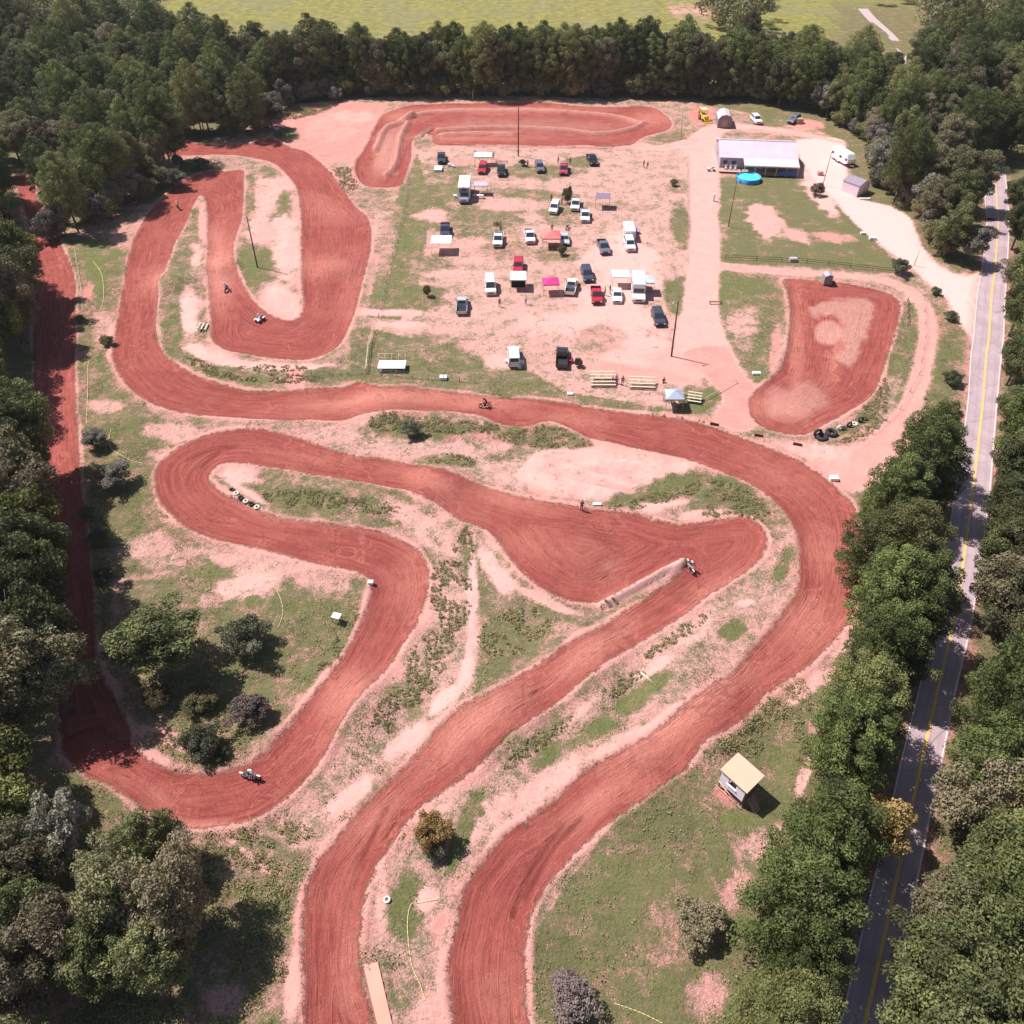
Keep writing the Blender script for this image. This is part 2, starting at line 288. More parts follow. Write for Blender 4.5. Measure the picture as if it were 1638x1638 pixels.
# meadow behind the wood
zone([(-2000,-392),(3600,-392),(3600,-60),(1340,12),(1330,80),(1100,70),(900,60),(600,60),(260,30),(250,-60),(-500,-200)], .97, .3, .62)
mead = inside([Vector(p) for p in [(-2000,-394),(3600,-394),(3600,-60),(1340,12),(1330,90),(1100,80),(900,70),(600,70),(260,40),(250,-60),(-500,-200)]], PXA, PYA)
Yl[mead] = .75
for s in [(520,14,180,10,0,.95,.3,.3),(960,10,160,12,0,.9,.3,.2),(1120,22,60,10,0,.35,.3,.2),(760,30,120,6,0,.8,.3,.25)]:
    spot(s[0], s[1], s[2], s[3], s[4], s[5], s[6], s[7])
SP_ = [ # cx,cy,rx,ry,rot,g,r,l
 (435,330,48,70,5,.22,.15,.3),(450,345,16,40,20,.82,.2,.5),(400,310,9,40,5,.8,.2,.5),(410,430,34,38,0,.97,.2,.62),(450,485,40,30,20,.03,.1,.3),
 (460,400,25,60,-8,.10,.1,.3),(420,375,30,16,0,.2,.2,.3),(430,275,22,10,0,.7,.2,.4),(305,500,24,40,-8,.03,.02,.3),(325,515,10,26,0,.7,.2,.4),(313,410,12,20,0,.15,.1,.3),
 (325,360,8,36,-5,.12,.4,.3),(310,340,7,22,0,.8,.2,.6),(345,572,60,14,22,.08,.03,.3),(440,586,110,7,3,.04,.1,.3),(540,600,60,10,0,.9,.2,.5),(370,600,60,12,14,.9,.2,.4),(470,603,16,18,0,.1,.6,.3),
 (275,520,16,60,0,.85,.2,.5),(285,440,16,60,15,.75,.2,.45),
 (160,400,50,22,0,.9,.2,.95),(155,440,22,30,0,.95,.2,1.0),(200,380,30,20,0,.4,.4,.4),(140,470,8,22,10,.05,.9,.2),(165,520,18,30,0,.35,.3,.3),(180,550,12,30,0,.15,.3,.3),
 (215,700,48,32,0,.96,.2,.55),(170,650,30,10,0,.3,.2,.3),(280,690,60,16,0,.3,.15,.3),(265,730,30,14,0,.35,.2,.3),(205,850,34,70,0,.86,.2,.45),(250,880,60,30,10,.35,.2,.3),
 (335,915,40,22,0,.85,.2,.75),(400,930,70,30,-20,.18,.1,.3),(420,900,100,16,8,.3,.15,.3),(405,965,14,10,0,.98,.2,1.0),(480,970,30,16,-10,.96,.2,.95),(520,930,50,22,0,.35,.2,.3),(520,1010,45,50,-25,.9,.2,.5),
 (450,1060,60,50,0,.8,.3,.4),(260,1180,60,18,20,.12,.5,.3),(400,1110,70,60,0,.85,.3,.45),
 (555,1060,14,70,35,.25,.1,.3),(250,1215,40,12,25,.2,.2,.3),
 (480,800,80,20,4,.85,.2,.55),(380,760,36,16,10,.15,.02,.3),(580,810,60,16,5,.75,.2,.45),(390,785,40,7,30,.1,.02,.3),(590,790,60,18,0,.8,.2,.4),(660,830,50,20,30,.25,.2,.3),
 (700,690,110,16,2,.85,.45,.35),(640,678,40,14,0,.85,.3,.4),(860,697,90,20,5,.75,.4,.4),(720,738,44,12,0,.9,.2,.45),(820,725,50,10,-12,.55,.2,.35),(760,700,40,10,0,.4,.5,.3),
 (1010,800,60,10,-14,.92,.2,.4),(1090,778,70,18,-8,.95,.2,.6),(1150,790,60,34,0,.82,.2,.45),(1200,815,40,26,25,.8,.2,.4),(1080,805,30,6,-8,.1,.05,.3),(1040,812,24,8,0,.1,.05,.3),(1130,822,60,8,-4,.15,.1,.3),(1250,870,20,22,0,.4,.1,.3),(1250,910,13,26,20,.97,.2,.8),(1195,965,18,7,-8,.0,.0,.3),
 (1170,1010,22,14,-25,.95,.2,.65),(1130,1020,16,12,0,.4,.2,.3),(1150,940,60,30,-35,.5,.1,.35),(1040,1030,60,30,-35,.35,.1,.3),(1090,1010,40,22,0,.2,.1,.3),
 (1050,1100,32,18,-30,.98,.2,.95),(1010,1125,40,18,-35,.98,.2,1.0),(950,1170,50,18,-35,.96,.2,1.0),(870,1215,30,16,-40,.9,.2,.9),(930,1140,40,8,-40,.2,.1,.3),(1040,1075,50,10,-30,.15,.1,.3),(980,1195,50,12,-35,.1,.05,.3),(1060,1160,70,14,-32,.08,.02,.3),(870,1260,70,24,-35,.2,.12,.3),(960,1090,40,14,-30,.6,.2,.3),(850,1190,50,12,-38,.8,.2,.35),
 (780,1310,60,26,-38,.25,.15,.3),(740,1330,14,60,20,.95,.2,.85),(765,1298,10,8,0,.98,.2,1.0),(680,1290,40,20,-20,.2,.15,.3),(650,1450,30,60,0,.93,.2,.75),(680,1440,24,20,-20,.1,.2,.3),(700,1490,12,36,20,.1,.6,.3),(650,1580,36,40,0,.6,.2,.4),(690,1620,30,40,0,.3,.15,.3),(610,1440,12,60,0,.2,.15,.3),
 (740,890,16,44,0,.85,.2,.4),(715,925,20,22,0,.8,.2,.4),(720,960,40,50,0,.35,.15,.3),(755,950,9,95,0,.0,.0,.3),(750,1060,12,60,12,.0,.0,.3),(715,1125,14,44,50,.0,.0,.3),(640,1190,60,16,-38,.04,.0,.3),(560,1270,70,18,-40,.04,.02,.3),(660,1110,40,34,-35,.6,.15,.35),(610,1170,60,24,-45,.45,.1,.3),
 (800,925,28,16,40,.1,.0,.3),(780,900,14,34,-30,.1,.05,.3),(880,965,70,9,24,.06,.12,.3),(870,1010,60,20,-10,.45,.2,.3),(820,1030,70,36,-20,.82,.2,.36),(690,860,60,18,30,.3,.15,.3),
 (480,1345,40,14,-20,.5,.1,.3),(400,1370,60,6,40,.1,.1,.3),(470,1570,16,80,5,.06,.12,.3),(440,1480,30,60,0,.8,.2,.4),(360,1600,50,34,-10,.4,.3,.3),(500,1320,40,20,-40,.4,.1,.3),
 (1110,1000,60,14,-36,.3,.1,.3),(1350,1010,30,40,40,.15,.05,.3),(1290,1100,70,14,-38,.15,.1,.3),
 (1260,1220,40,30,0,.95,.2,.8),(1190,1310,50,14,0,.97,.2,.9),(1170,1260,24,30,40,.3,.7,.3),(1290,1230,10,40,20,.15,.1,.3),(1225,1350,60,34,-30,.35,.25,.3),(1180,1420,24,50,20,.4,.3,.3),(1000,1420,80,50,-30,.95,.2,.62),(930,1500,60,50,0,.85,.3,.4),(1080,1500,70,40,0,.6,.4,.4),(1060,1480,26,60,0,.5,.4,.4),(1130,1600,40,40,0,.4,.3,.3),(1110,1400,60,30,-20,.85,.2,.5),(880,1400,20,40,30,.5,.1,.3),(1150,1220,40,20,0,.7,.3,.4),(1310,1170,20,60,0,.4,.4,.3),
 (1225,355,38,26,35,.1,.28,.3),(1270,375,34,12,25,.2,.3,.3),(1330,380,40,8,5,.25,.5,.3),(1180,320,14,20,0,.7,.2,.35),(1200,305,60,14,0,.97,.2,.4),(1145,300,10,50,0,.25,.2,.3),(1150,370,16,30,0,.55,.2,.3),
 (1160,460,40,22,0,.97,.2,.8),(1210,460,36,12,0,.95,.2,.7),(1190,520,26,30,0,.35,.15,.3),(1235,500,16,60,8,.75,.4,.4),(1240,560,9,50,5,.3,.5,.3),(1220,600,16,12,-30,.95,.2,.9),
 (1325,530,26,24,0,.0,.18,.3),(1500,540,22,60,0,.6,.5,.4),(1510,600,20,60,0,.85,.3,.45),(1385,690,50,10,-25,.3,.4,.3),(1400,720,40,8,-25,.35,.5,.3),(1350,740,80,24,-10,.05,.4,.3),(1300,720,60,14,12,.04,.2,.3),(1420,640,14,50,20,.5,.05,.3),
 (1090,360,16,34,0,.85,.2,.35),(1085,300,22,12,0,.55,.2,.3),(1080,470,18,34,-10,.85,.2,.4),(1074,575,16,10,0,.9,.2,.4),(1100,510,10,24,0,.8,.2,.4),
 (760,350,80,30,0,.72,.2,.25),(700,310,50,22,0,.8,.2,.3),(860,275,70,12,0,.75,.2,.25),(930,258,30,10,0,.8,.2,.3),(900,340,40,22,0,.6,.2,.25),(720,275,50,20,0,.68,.2,.3),(840,310,80,8,3,.7,.2,.2),(1000,330,60,6,5,.5,.2,.2),(690,345,30,10,0,.12,.3,.2),(800,330,40,8,0,.2,.3,.2),(740,260,24,8,0,.3,.4,.2),
 (730,400,50,14,0,.28,.25,.2),(810,400,50,16,0,.5,.3,.2),(890,405,36,12,0,.65,.3,.2),(690,430,50,24,0,.6,.2,.25),(680,480,34,24,0,.78,.2,.4),(740,440,60,12,0,.3,.15,.2),(800,500,120,14,0,.3,.15,.2),(900,520,90,16,0,.18,.08,.2),(980,500,70,60,0,.1,.05,.2),(1000,420,60,50,0,.08,.04,.2),(1010,560,60,34,0,.12,.1,.2),(760,540,60,22,0,.35,.15,.25),(690,560,60,22,0,.7,.2,.35),(800,580,30,14,0,.2,.15,.2),(860,570,40,22,0,.35,.2,.2),(960,545,40,26,0,.4,.3,.2),(1090,590,60,24,20,.04,.35,.2),(1010,595,90,10,8,.05,.5,.2),(620,500,80,6,0,.08,.15,.2),(640,520,40,6,0,.1,.15,.2),
 (900,650,120,7,9,.9,.2,.42),(1130,640,34,16,-30,.9,.2,.7),(620,600,60,10,0,.9,.2,.4),(1040,640,50,8,8,.3,.15,.3),
 (455,213,26,13,0,.8,.3,.35),(545,275,22,16,40,.45,.3,.3),(560,330,14,22,0,.35,.5,.3),(620,330,20,12,0,.5,.4,.4),(620,310,30,6,0,.6,.3,.3),(615,400,16,60,10,.45,.3,.35),(1070,220,26,9,-10,.7,.3,.35),(670,230,20,8,0,.6,.3,.35),
 (1230,195,30,9,5,.85,.3,.5),(1120,185,26,16,0,.2,.75,.3),(1290,200,30,8,0,.1,.6,.3),(1250,210,60,6,4,.04,.5,.3),(1350,262,14,14,0,.6,.3,.3),(1200,235,20,6,0,.1,.4,.3),
 (470,190,50,12,-12,.03,.6,.3),(530,205,50,20,0,.03,.5,.3),(560,185,40,10,0,.02,.3,.3),(1310,310,50,16,50,.03,.02,.3),(1540,470,20,36,0,.01,.0,.3)]
for s in SP_: spot(*s[:5], g=s[5], r=s[6], l=s[7])
# lighter, drier sweeps on the track itself (inside lines, and light painted on jump faces)
for c in [(285,450,50,28,0,.9),(350,430,26,60,0,.9),(345,380,20,26,0,.6),(620,640,150,16,-4,.75),(760,640,80,16,4,.6),(900,665,90,12,8,.35),(530,430,60,18,0,.45),(520,330,50,24,20,.35),(560,450,20,60,10,.3),(680,770,60,20,20,.5),(820,800,80,14,12,.45),(460,820,90,16,6,.5),(500,730,70,12,6,.3),(660,930,34,80,5,.3),(560,1120,40,70,35,.65),(760,1160,120,34,-38,.8),(940,1050,100,24,-36,.65),(600,1300,70,26,-42,.5),(1130,950,60,26,-35,.5),(1080,1150,150,36,-36,.95),(1290,990,60,50,0,.5),(1320,880,40,60,0,.35),(1240,760,80,30,30,.2),(960,1280,80,24,-36,.6),(560,1560,30,100,0,.4),(800,1600,60,60,0,.25),(1340,560,14,60,12,.5),(1275,560,14,100,0,.5),(1250,650,60,26,0,.55),(640,185,40,10,0,.5),(800,175,200,6,0,.55),(760,220,120,6,0,.5),(1040,190,40,14,0,.5),(610,250,14,36,20,.6),(250,1270,50,24,20,.3),(330,1320,80,10,0,.6),(900,880,120,30,10,.25)]:
    a = R(c[4]); dx = PXA - c[0]; dy = PYA - c[1]
    q = ((dx * math.cos(a) + dy * math.sin(a)) / c[2]) ** 2 + ((-dx * math.sin(a) + dy * math.cos(a)) / c[3]) ** 2
    DryLit[:] = np.maximum(DryLit, c[5] * np.exp(-q * 1.1) * (PYA > -300))
# bare places: edges of the track, paths, road verge
rimw = .22 + .95 * vnoise(X, Y, 4, 31) ** 2.2
rim = np.clip(1 - np.abs(SD + rimw * .5) / (rimw), 0, 1) * (SD < 0.3)
Gr[:] = Gr * (1 - .85 * rim); Rd[:] = Rd * (1 - .5 * rim) + .18 * rim
def softmask(poly, v, j=4.5):
    m = np.zeros(X.shape, np.float32)
    for k in range(8): m += inside([Vector(p) for p in poly], PXA + warp * 12 + j * math.cos(k * .785) * (1 + k % 2), PYA + warp * 8 + j * .7 * math.sin(k * .785) * (1 + k % 2)) * .125
    return m * v
kid = [Vector(p) for p in [(1295,487),(1344,480),(1385,474),(1402,488),(1396,505),(1385,534),(1377,562),(1366,590),(1340,575),(1350,545),(1352,520),(1335,502),(1312,500),(1297,505)]]
pale_in = inside(kid, PXA, PYA) | (((PXA - 1325) / 25) ** 2 + ((PYA - 530) / 23) ** 2 < 1)
RutShade = np.zeros(X.shape, np.float32); Pale = np.zeros(X.shape, np.float32); Pale[:] = softmask(kid, .7, 2.0) + .7 * np.clip((1.0 - np.sqrt(((PXA - 1325) / 24) ** 2 + ((PYA - 530) / 22) ** 2)) * 4 + warp * .3, 0, 1) * (np.abs(PXA - 1325) < 60) * (np.abs(PYA - 530) < 60)
Pale[:] = np.clip(Pale, 0, .8)
for poly, v in (([(600,215),(632,202),(648,196),(640,240),(628,278),(612,284),(602,276),(606,240)],.5),([(680,200),(760,188),(900,190),(1000,200),(960,212),(860,214),(740,208)],.28),([(1225,625),(1300,610),(1330,640),(1290,668),(1230,665)],.45),([(960,908),(1000,900),(975,912)],.6)):
    Pale[:] = np.maximum(Pale, softmask(poly, v))
SO2 = np.full(X.shape, 0, np.float32)
for (poly, red) in OTHER:
    m = inside(poly, X, Y); Rd[m] = red; Gr[m] = .0 if red < .9 else .05
edgeo = np.clip(1 + SO / .8, 0, 1) * (SO < 0); Gr[:] *= (1 - .7 * edgeo)
verge = np.clip(1 + SR / 1.5, 0, 1) * (SR < 0); Gr[:] *= (1 - .5 * verge); Rd[:] = Rd * (1 - verge) + .5 * verge
sp_ = np.exp(-(np.minimum(SD, 0) / (1.2 + 1.6 * vnoise(X, Y, 6, 61))) ** 2) * (SD < .5); Rd[:] = Rd * (1 - .5 * sp_) + .62 * .5 * sp_ + .0 * sp_; Gr[:] *= 1 - .35 * sp_ * vnoise(X, Y, 3, 62)
# relief
Z = (vnoise(X, Y, 9, 11) - .5) * .6 + (vnoise(X, Y, 2.6, 12) - .5) * .30 + (vnoise(X, Y, .9, 13) - .5) * .17
flat = np.clip((SD + 1.0) / 2.0, 0, 1); Z = Z * (1 - .85 * flat)
Z += .30 * np.exp(-((SD + .45) / .38) ** 2) * (.15 + 1.3 * vnoise(X, Y, 7, 15) ** 1.5)               # berm lip round the track
Z -= .22 * np.clip(SD, 0, 1.2) / 1.2
pit = inside([Vector(p) for p in [(590,230),(1110,225),(1300,200),(1420,300),(1480,420),(1200,660),(600,625)]], PXA, PYA); Z[pit & (SD < -1)] *= .3
nr = np.clip((SR + 5) / 4, 0, 1); Z *= (1 - nr); ro = np.clip((SO + 1) / 1.5, 0, 1); Z *= (1 - .8 * ro)
def ridge(pts, w_, h_):
    c = catmull([G(*p).xy for p in pts], 6, False); t = edge_tree([c[:]], .3)
    bx = [p[0] for p in c]; by = [p[1] for p in c]
    sel = np.where((X > min(bx) - 4) & (X < max(bx) + 4) & (Y > min(by) - 4) & (Y < max(by) + 4))[0]
    cc = np.array([(p[0], p[1]) for p in c]); 
    for s0 in range(0, len(sel), 4000):
        ii = sel[s0:s0 + 4000]; a = cc[:-1]; b = cc[1:]; ab = b - a
        P = np.stack([X[ii], Y[ii]], 1)[:, None, :]; t_ = np.clip(((P - a) * ab).sum(2) / ((ab ** 2).sum(1) + 1e-9), 0, 1)
        d = np.sqrt((((a + ab * t_[..., None]) - P) ** 2).sum(2)).min(1)
        Z[ii] += h_ * np.exp(-(d / w_) ** 4); Pale[ii] = np.maximum(Pale[ii], .7 * np.exp(-(d / w_) ** 4)) if h_ > .3 else Pale[ii]  # pale earth crest, also painted lighter because the high sun leaves ridges faint
        if h_ > .3: mk = np.exp(-(d / (w_ * 1.5)) ** 4); Gr[ii] *= 1 - mk; Rd[ii] = Rd[ii] * (1 - mk) + .08 * mk
        if h_ < 0: RutShade[ii] = np.maximum(RutShade[ii], np.exp(-(d / w_) ** 2))  # mask for shade painted along the ruts
ridge([(966,966),(997,950),(1043,925),(1075,910),(1092,900)], .55, .6)
for r_ in ([(640,192),(690,180),(800,177),(880,178),(980,186),(1020,196)],[(700,208),(800,204),(900,208),(960,214),(1010,206),(1030,196)],[(600,240),(616,206),(640,196),(660,186)],[(618,280),(632,262),(640,220),(652,196)],[(705,216),(760,214),(820,216)]):
    ridge(r_, .75, .85)
for r_ in ([(620,1290),(600,1330),(580,1370)],[(640,1300),(615,1340)],[(930,1310),(890,1350),(860,1400),(840,1440)],[(900,1320),(850,1390),(820,1470)],[(300,735),(330,720),(380,712)],[(320,745),(350,722)]):
    ridge(r_, .24, -.14)
for (px, py, rr, hh) in [(280,452,4,.7),(350,430,3.5,.7),(620,642,5,.6),(540,425,5,.5),(700,770,4,.6),(560,1130,4,.7),(770,1150,6,.8),(930,1050,5,.7),(1120,1130,6,.8),(1000,1260,5,.6),(900,880,6,.5),(820,1500,4,.3)]:
    c = G(px, py); Z += hh * 1.7 * np.exp(-(((X - c.x) ** 2 + (Y - c.y) ** 2) / (rr * rr)) ** 1.6)
gully = inside([Vector(p) for p in [(850,730),(1130,745),(960,805),(840,790)]], PXA, PYA)
u_ = X * .35 + Y * .94; gn = vnoise(X[gully] * .25 + Y[gully] * .1, u_[gully] * 1.0, .9, 21); Z[gully] += .8 * (gn - .5); Rd[gully] = Rd[gully] * .5 + .75 * np.clip(.55 - gn, 0, 1)
Z[Y > 330] *= 1.0
PUD = [(578,1539),(606,1536),(630,1640),(639,1722),(609,1724),(600,1640)]; pm = inside([Vector(p) for p in PUD], PXA, PYA); pz0 = float(np.median(Z[pm])); Z[pm] = pz0 - .28; pn = inside([Vector(p) for p in [(570,1530),(612,1528),(640,1640),(650,1735),(600,1735),(592,1640)]], PXA, PYA) & ~pm; Z[pn] = pz0
ZG = Z.reshape(shp)
def ground_z(x, y):
    i = int(np.clip(np.searchsorted(ys, y) - 1, 0, len(ys) - 2)); hy = min(45 + .5 * max(y, 0), 190.0)
    u = x / hy; j = int(np.clip(np.searchsorted(us, u) - 1, 0, len(us) - 2))
    fy = (y - ys[i]) / (ys[i + 1] - ys[i]); fu = (u - us[j]) / (us[j + 1] - us[j])
    return float((ZG[i, j] * (1 - fu) + ZG[i, j + 1] * fu) * (1 - fy) + (ZG[i + 1, j] * (1 - fu) + ZG[i + 1, j + 1] * fu) * fy)
def attr_at(A, x, y):
    i = int(np.clip(np.searchsorted(ys, y), 0, len(ys) - 1)); hy = min(45 + .5 * max(y, 0), 190.0)
    j = int(np.clip(np.searchsorted(us, x / hy), 0, len(us) - 1)); return float(A[i * shp[1] + j])
def GZ(px, py, h=0.0):
    """ground position under the thing whose point at height h is seen at (px, py)"""
    p = G(px, py, h); z = ground_z(p.x, p.y); p = G(px, py, h + z); return Vector((p.x, p.y, ground_z(p.x, p.y)))

# ---- ground material: red clay, pale dust, grass by authored cover values and noise
def ground_material():
    m = bpy.data.materials.new('clay_and_grass'); m.use_nodes = True; n = m.node_tree; N = n.nodes; L = n.links; b = N['Principled BSDF']
    b.inputs['Roughness'].default_value = .95; b.inputs['Specular IOR Level'].default_value = .12
    def at(nm):
        a = N.new('ShaderNodeAttribute'); a.attribute_name = nm; return a.outputs['Fac']
    geo = N.new('ShaderNodeNewGeometry'); pos = geo.outputs['Position']
    def noise(s, d=5, v=None, r=.55, dist=0):
        x = N.new('ShaderNodeTexNoise'); x.inputs['Scale'].default_value = s; x.inputs['Detail'].default_value = d; x.inputs['Roughness'].default_value = r
        x.inputs['Distortion'].default_value = dist
        L.new(v if v else pos, x.inputs['Vector']); return x.outputs['Fac']
    def ma(op, a, b_=None, c=None, clamp=False):
        x = N.new('ShaderNodeMath'); x.operation = op; x.use_clamp = clamp
        for i, k in enumerate((a, b_, c)):
            if k is None: continue
            if isinstance(k, (int, float)): x.inputs[i].default_value = k
            else: L.new(k, x.inputs[i])
        return x.outputs[0]
    def mr(v, a, b_, c=0., d=1., smooth=False):
        x = N.new('ShaderNodeMapRange'); x.inputs[1].default_value = a; x.inputs[2].default_value = b_; x.inputs[3].default_value = c; x.inputs[4].default_value = d
        if smooth: x.interpolation_type = 'SMOOTHSTEP'
        L.new(v, x.inputs[0]); return x.outputs[0]
    def mix(f, a, b_):
        x = N.new('ShaderNodeMix'); x.data_type = 'RGBA'
        if isinstance(f, (int, float)): x.inputs['Factor'].default_value = f
        else: L.new(f, x.inputs['Factor'])
        for k, s in ((a, 'A'), (b_, 'B')):
            if isinstance(k, tuple): x.inputs[s].default_value = (*k, 1)
            else: L.new(k, x.inputs[s])
        return x.outputs['Result']
    sdt = at('track_edge'); g = at('grass'); r = at('red'); lu = at('lush'); dry = at('dry'); ye = at('yellow'); pale = at('pale'); rut_shade = at('rut_shade')
    n1 = noise(.35, 6); n2 = noise(1.3, 6, r=.65); n3 = noise(6.0, 5, r=.7); n4 = noise(.09, 4); n5 = noise(18, 3)
    # bare soil
    rr = ma('ADD', r, ma('MULTIPLY', ma('SUBTRACT', n2, .5), .55)); rr = ma('ADD', rr, ma('MULTIPLY', ma('SUBTRACT', n1, .5), .6), clamp=True)
    soil = mix(rr, PALE, RED)
    soil = mix(mr(n3, .38, .75, 0, .34), soil, (.78, .50, .40))
    soil = mix(mr(n5, .50, .72, 0, .4), soil, (.30, .13, .10))
    soil = mix(mr(r, -.25, -1, 0, .6), soil, (.80, .56, .515))
    rough = mr(g, .03, .5, 0, 1); clod = noise(2.7, 6, r=.72)
    soil = mix(ma('MULTIPLY', rough, mr(clod, .53, .66, 0, .62)), soil, (.30, .145, .105))
    soil = mix(ma('MULTIPLY', rough, mr(clod, .44, .34, 0, .6)), soil, (.86, .60, .50))
    # grass
    gcol = mix(lu, (.180, .195, .074), (.150, .245, .040))
    gcol = mix(mr(n2, .3, .7, 0, .5), gcol, (.23, .185, .09)); gcol = mix(mr(n3, .35, .72, 0, .55), gcol, (.080, .080, .040)); gcol = mix(mr(n5, .48, .70, 0, .65), gcol, (.055, .060, .028)); gcol = mix(mr(n5, .45, .30, 0, .45), gcol, (.34, .28, .15)); gcol = mix(mr(n1, .5, .68, 0, .4), gcol, (.27, .18, .10))
    mp = N.new('ShaderNodeMapping'); mp.inputs['Rotation'].default_value = (0, 0, .75); mp.inputs['Scale'].default_value = (.35, 2.4, 1); L.new(pos, mp.inputs['Vector']); n6 = noise(1.0, 5, mp.outputs[0], .65)
    gcol = mix(mr(n6, .5, .68, 0, .4), gcol, (.27, .235, .125)); gcol = mix(mr(n6, .45, .32, 0, .45), gcol, (.085, .105, .04))
    gcol = mix(ma('MULTIPLY', ye, mr(n1, .3, .6)), gcol, (.34, .335, .06))
    gcol = mix(ma('MULTIPLY', ye, mr(noise(.035, 5), .48, .6, 0, .6)), gcol, (.22, .23, .13))
    n2w = mr(n2, .25, .75); n3w = mr(n3, .28, .72); n1w = mr(n1, .3, .7)
    thr = ma('ADD', ma('MULTIPLY', n2w, .42), ma('ADD', ma('MULTIPLY', n3w, .52), ma('MULTIPLY', n1w, .34)))   # about .64 mean
    gm = mr(ma('SUBTRACT', ma('ADD', ma('MULTIPLY', g, .62), .33), thr), -.13, .15, 0, 1)
    base = mix(ma('MULTIPLY', gm, .93), soil, gcol)
    # track: grooves run along its edge
    sx = N.new('ShaderNodeSeparateXYZ'); L.new(pos, sx.inputs[0])
    cv = N.new('ShaderNodeCombineXYZ'); L.new(ma('MULTIPLY', sdt, 2.6), cv.inputs[0]); L.new(ma('MULTIPLY', sx.outputs[0], .16), cv.inputs[1]); L.new(ma('MULTIPLY', sx.outputs[1], .16), cv.inputs[2])
    gro = noise(1.0, 5, cv.outputs[0], .6, .3)
    cv2 = N.new('ShaderNodeCombineXYZ'); L.new(ma('MULTIPLY', sdt, 7.0), cv2.inputs[0]); L.new(ma('MULTIPLY', sx.outputs[0], .3), cv2.inputs[1]); L.new(ma('MULTIPLY', sx.outputs[1], .3), cv2.inputs[2])
    gro2 = noise(1.0, 4, cv2.outputs[0], .6, .2)
    tcol = mix(mr(gro, .34, .68), TR_D, TR_M)
    dd = ma('ADD', ma('MULTIPLY', dry, 1.1), ma('ADD', ma('MULTIPLY', ma('SUBTRACT', n1, .5), .9), ma('MULTIPLY', ma('SUBTRACT', n4, .5), .9)), clamp=True)  # dry soil tone together with the light painted on jump faces
    tcol = mix(dd, tcol, TR_L)
    tcol = mix(mr(gro2, .6, .72, 0, .42), tcol, (.21, .040, .034)); tcol = mix(mr(gro2, .40, .30, 0, .25), tcol, (.62, .20, .15))
    groove_shade = ma('MULTIPLY', mr(gro2, .585, .64), mr(n1, .5, .62)); tcol = mix(ma('MULTIPLY', groove_shade, .75), tcol, (.12, .018, .016)); tcol = mix(ma('MULTIPLY', rut_shade, .62), tcol, (.11, .016, .015))  # groove and rut shade painted dark, since the dips alone do not darken
    cv3 = N.new('ShaderNodeCombineXYZ'); L.new(ma('ADD', ma('MULTIPLY', sdt, 1.3), ma('MULTIPLY', n1, 16.)), cv3.inputs[0]); L.new(ma('MULTIPLY', sx.outputs[0], .12), cv3.inputs[1]); gro3 = noise(1.0, 3, cv3.outputs[0], .5)
    tcol = mix(mr(gro3, .60, .66, 0, .35), tcol, (.70, .27, .20)); tcol = mix(mr(gro3, .40, .34, 0, .4), tcol, (.22, .045, .04)); tcol = mix(mr(n1, .52, .68, 0, .42), tcol, (.26, .060, .048))
    tcol = mix(mr(n2, .58, .72, 0, .3), tcol, (.24, .055, .045))
    tcol = mix(mr(n5, .60, .78, 0, .5), tcol, (.66, .30, .22)); tcol = mix(mr(n4, .4, .6, 0, .25), tcol, (.33, .075, .062))
    tcol = mix(ma('MULTIPLY', pale, mr(n2, .3, .6, .6, 1)), tcol, (.66, .36, .29))
    tm = mr(ma('ADD', ma('ADD', sdt, ma('MULTIPLY', ma('SUBTRACT', n2, .5), 1.5)), ma('MULTIPLY', ma('SUBTRACT', n3, .5), 1.7)), -.16, .22)
    col = mix(tm, base, tcol)
    L.new(col, b.inputs['Base Color'])
    hgt = ma('ADD', ma('MULTIPLY', n3, .5), ma('MULTIPLY', n5, .2)); hgt = ma('ADD', hgt, ma('MULTIPLY', ma('MULTIPLY', gro2, tm), .7)); hgt = ma('ADD', hgt, ma('MULTIPLY', ma('MULTIPLY', gro, tm), .6))
    hgt = ma('ADD', hgt, ma('MULTIPLY', gm, .35)); hgt = ma('ADD', hgt, ma('MULTIPLY', ma('MULTIPLY', rough, ma('SUBTRACT', clod, .5)), ma('SUBTRACT', 1.8, ma('MULTIPLY', tm, 1.8))))
    bp = N.new('ShaderNodeBump'); bp.inputs['Strength'].default_value = 1.0; bp.inputs['Distance'].default_value = .22
    L.new(hgt, bp.inputs['Height']); L.new(bp.outputs['Normal'], b.inputs['Normal']); return m
PALE = (.78, .45, .395); RED = (.54, .150, .118)
TR_D = (.275, .064, .052); TR_M = (.45, .122, .096); TR_L = (.76, .31, .235)
GMAT = ground_material()
# split the one grid by what it is
ni, nj = shp; idx = np.arange(ni * nj).reshape(shp)
quads = np.stack([idx[:-1, :-1], idx[:-1, 1:], idx[1:, 1:], idx[1:, :-1]], -1).reshape(-1, 4)
co = np.stack([X, Y, Z], 1).astype(np.float32)
fn = np.cross(co[quads[:, 2]] - co[quads[:, 0]], co[quads[:, 3]] - co[quads[:, 1]])
VN = np.zeros_like(co)
for k in range(4): np.add.at(VN, quads[:, k], fn)
VN /= np.linalg.norm(VN, axis=1, keepdims=True) + 1e-12
msd = SD[quads].mean(1); mso = SO[quads].mean(1)
fx = X[quads].mean(1); fy = Y[quads].mean(1)
cls = np.zeros(len(quads), int); cls[mso > 0] = 3
cls[inside(OTHER[0][0], fx, fy)] = 4
cls[msd > 0] = 1; cls[inside(TRACKS[4], fx, fy) & ~inside(TRACKS[1], fx, fy)] = 2
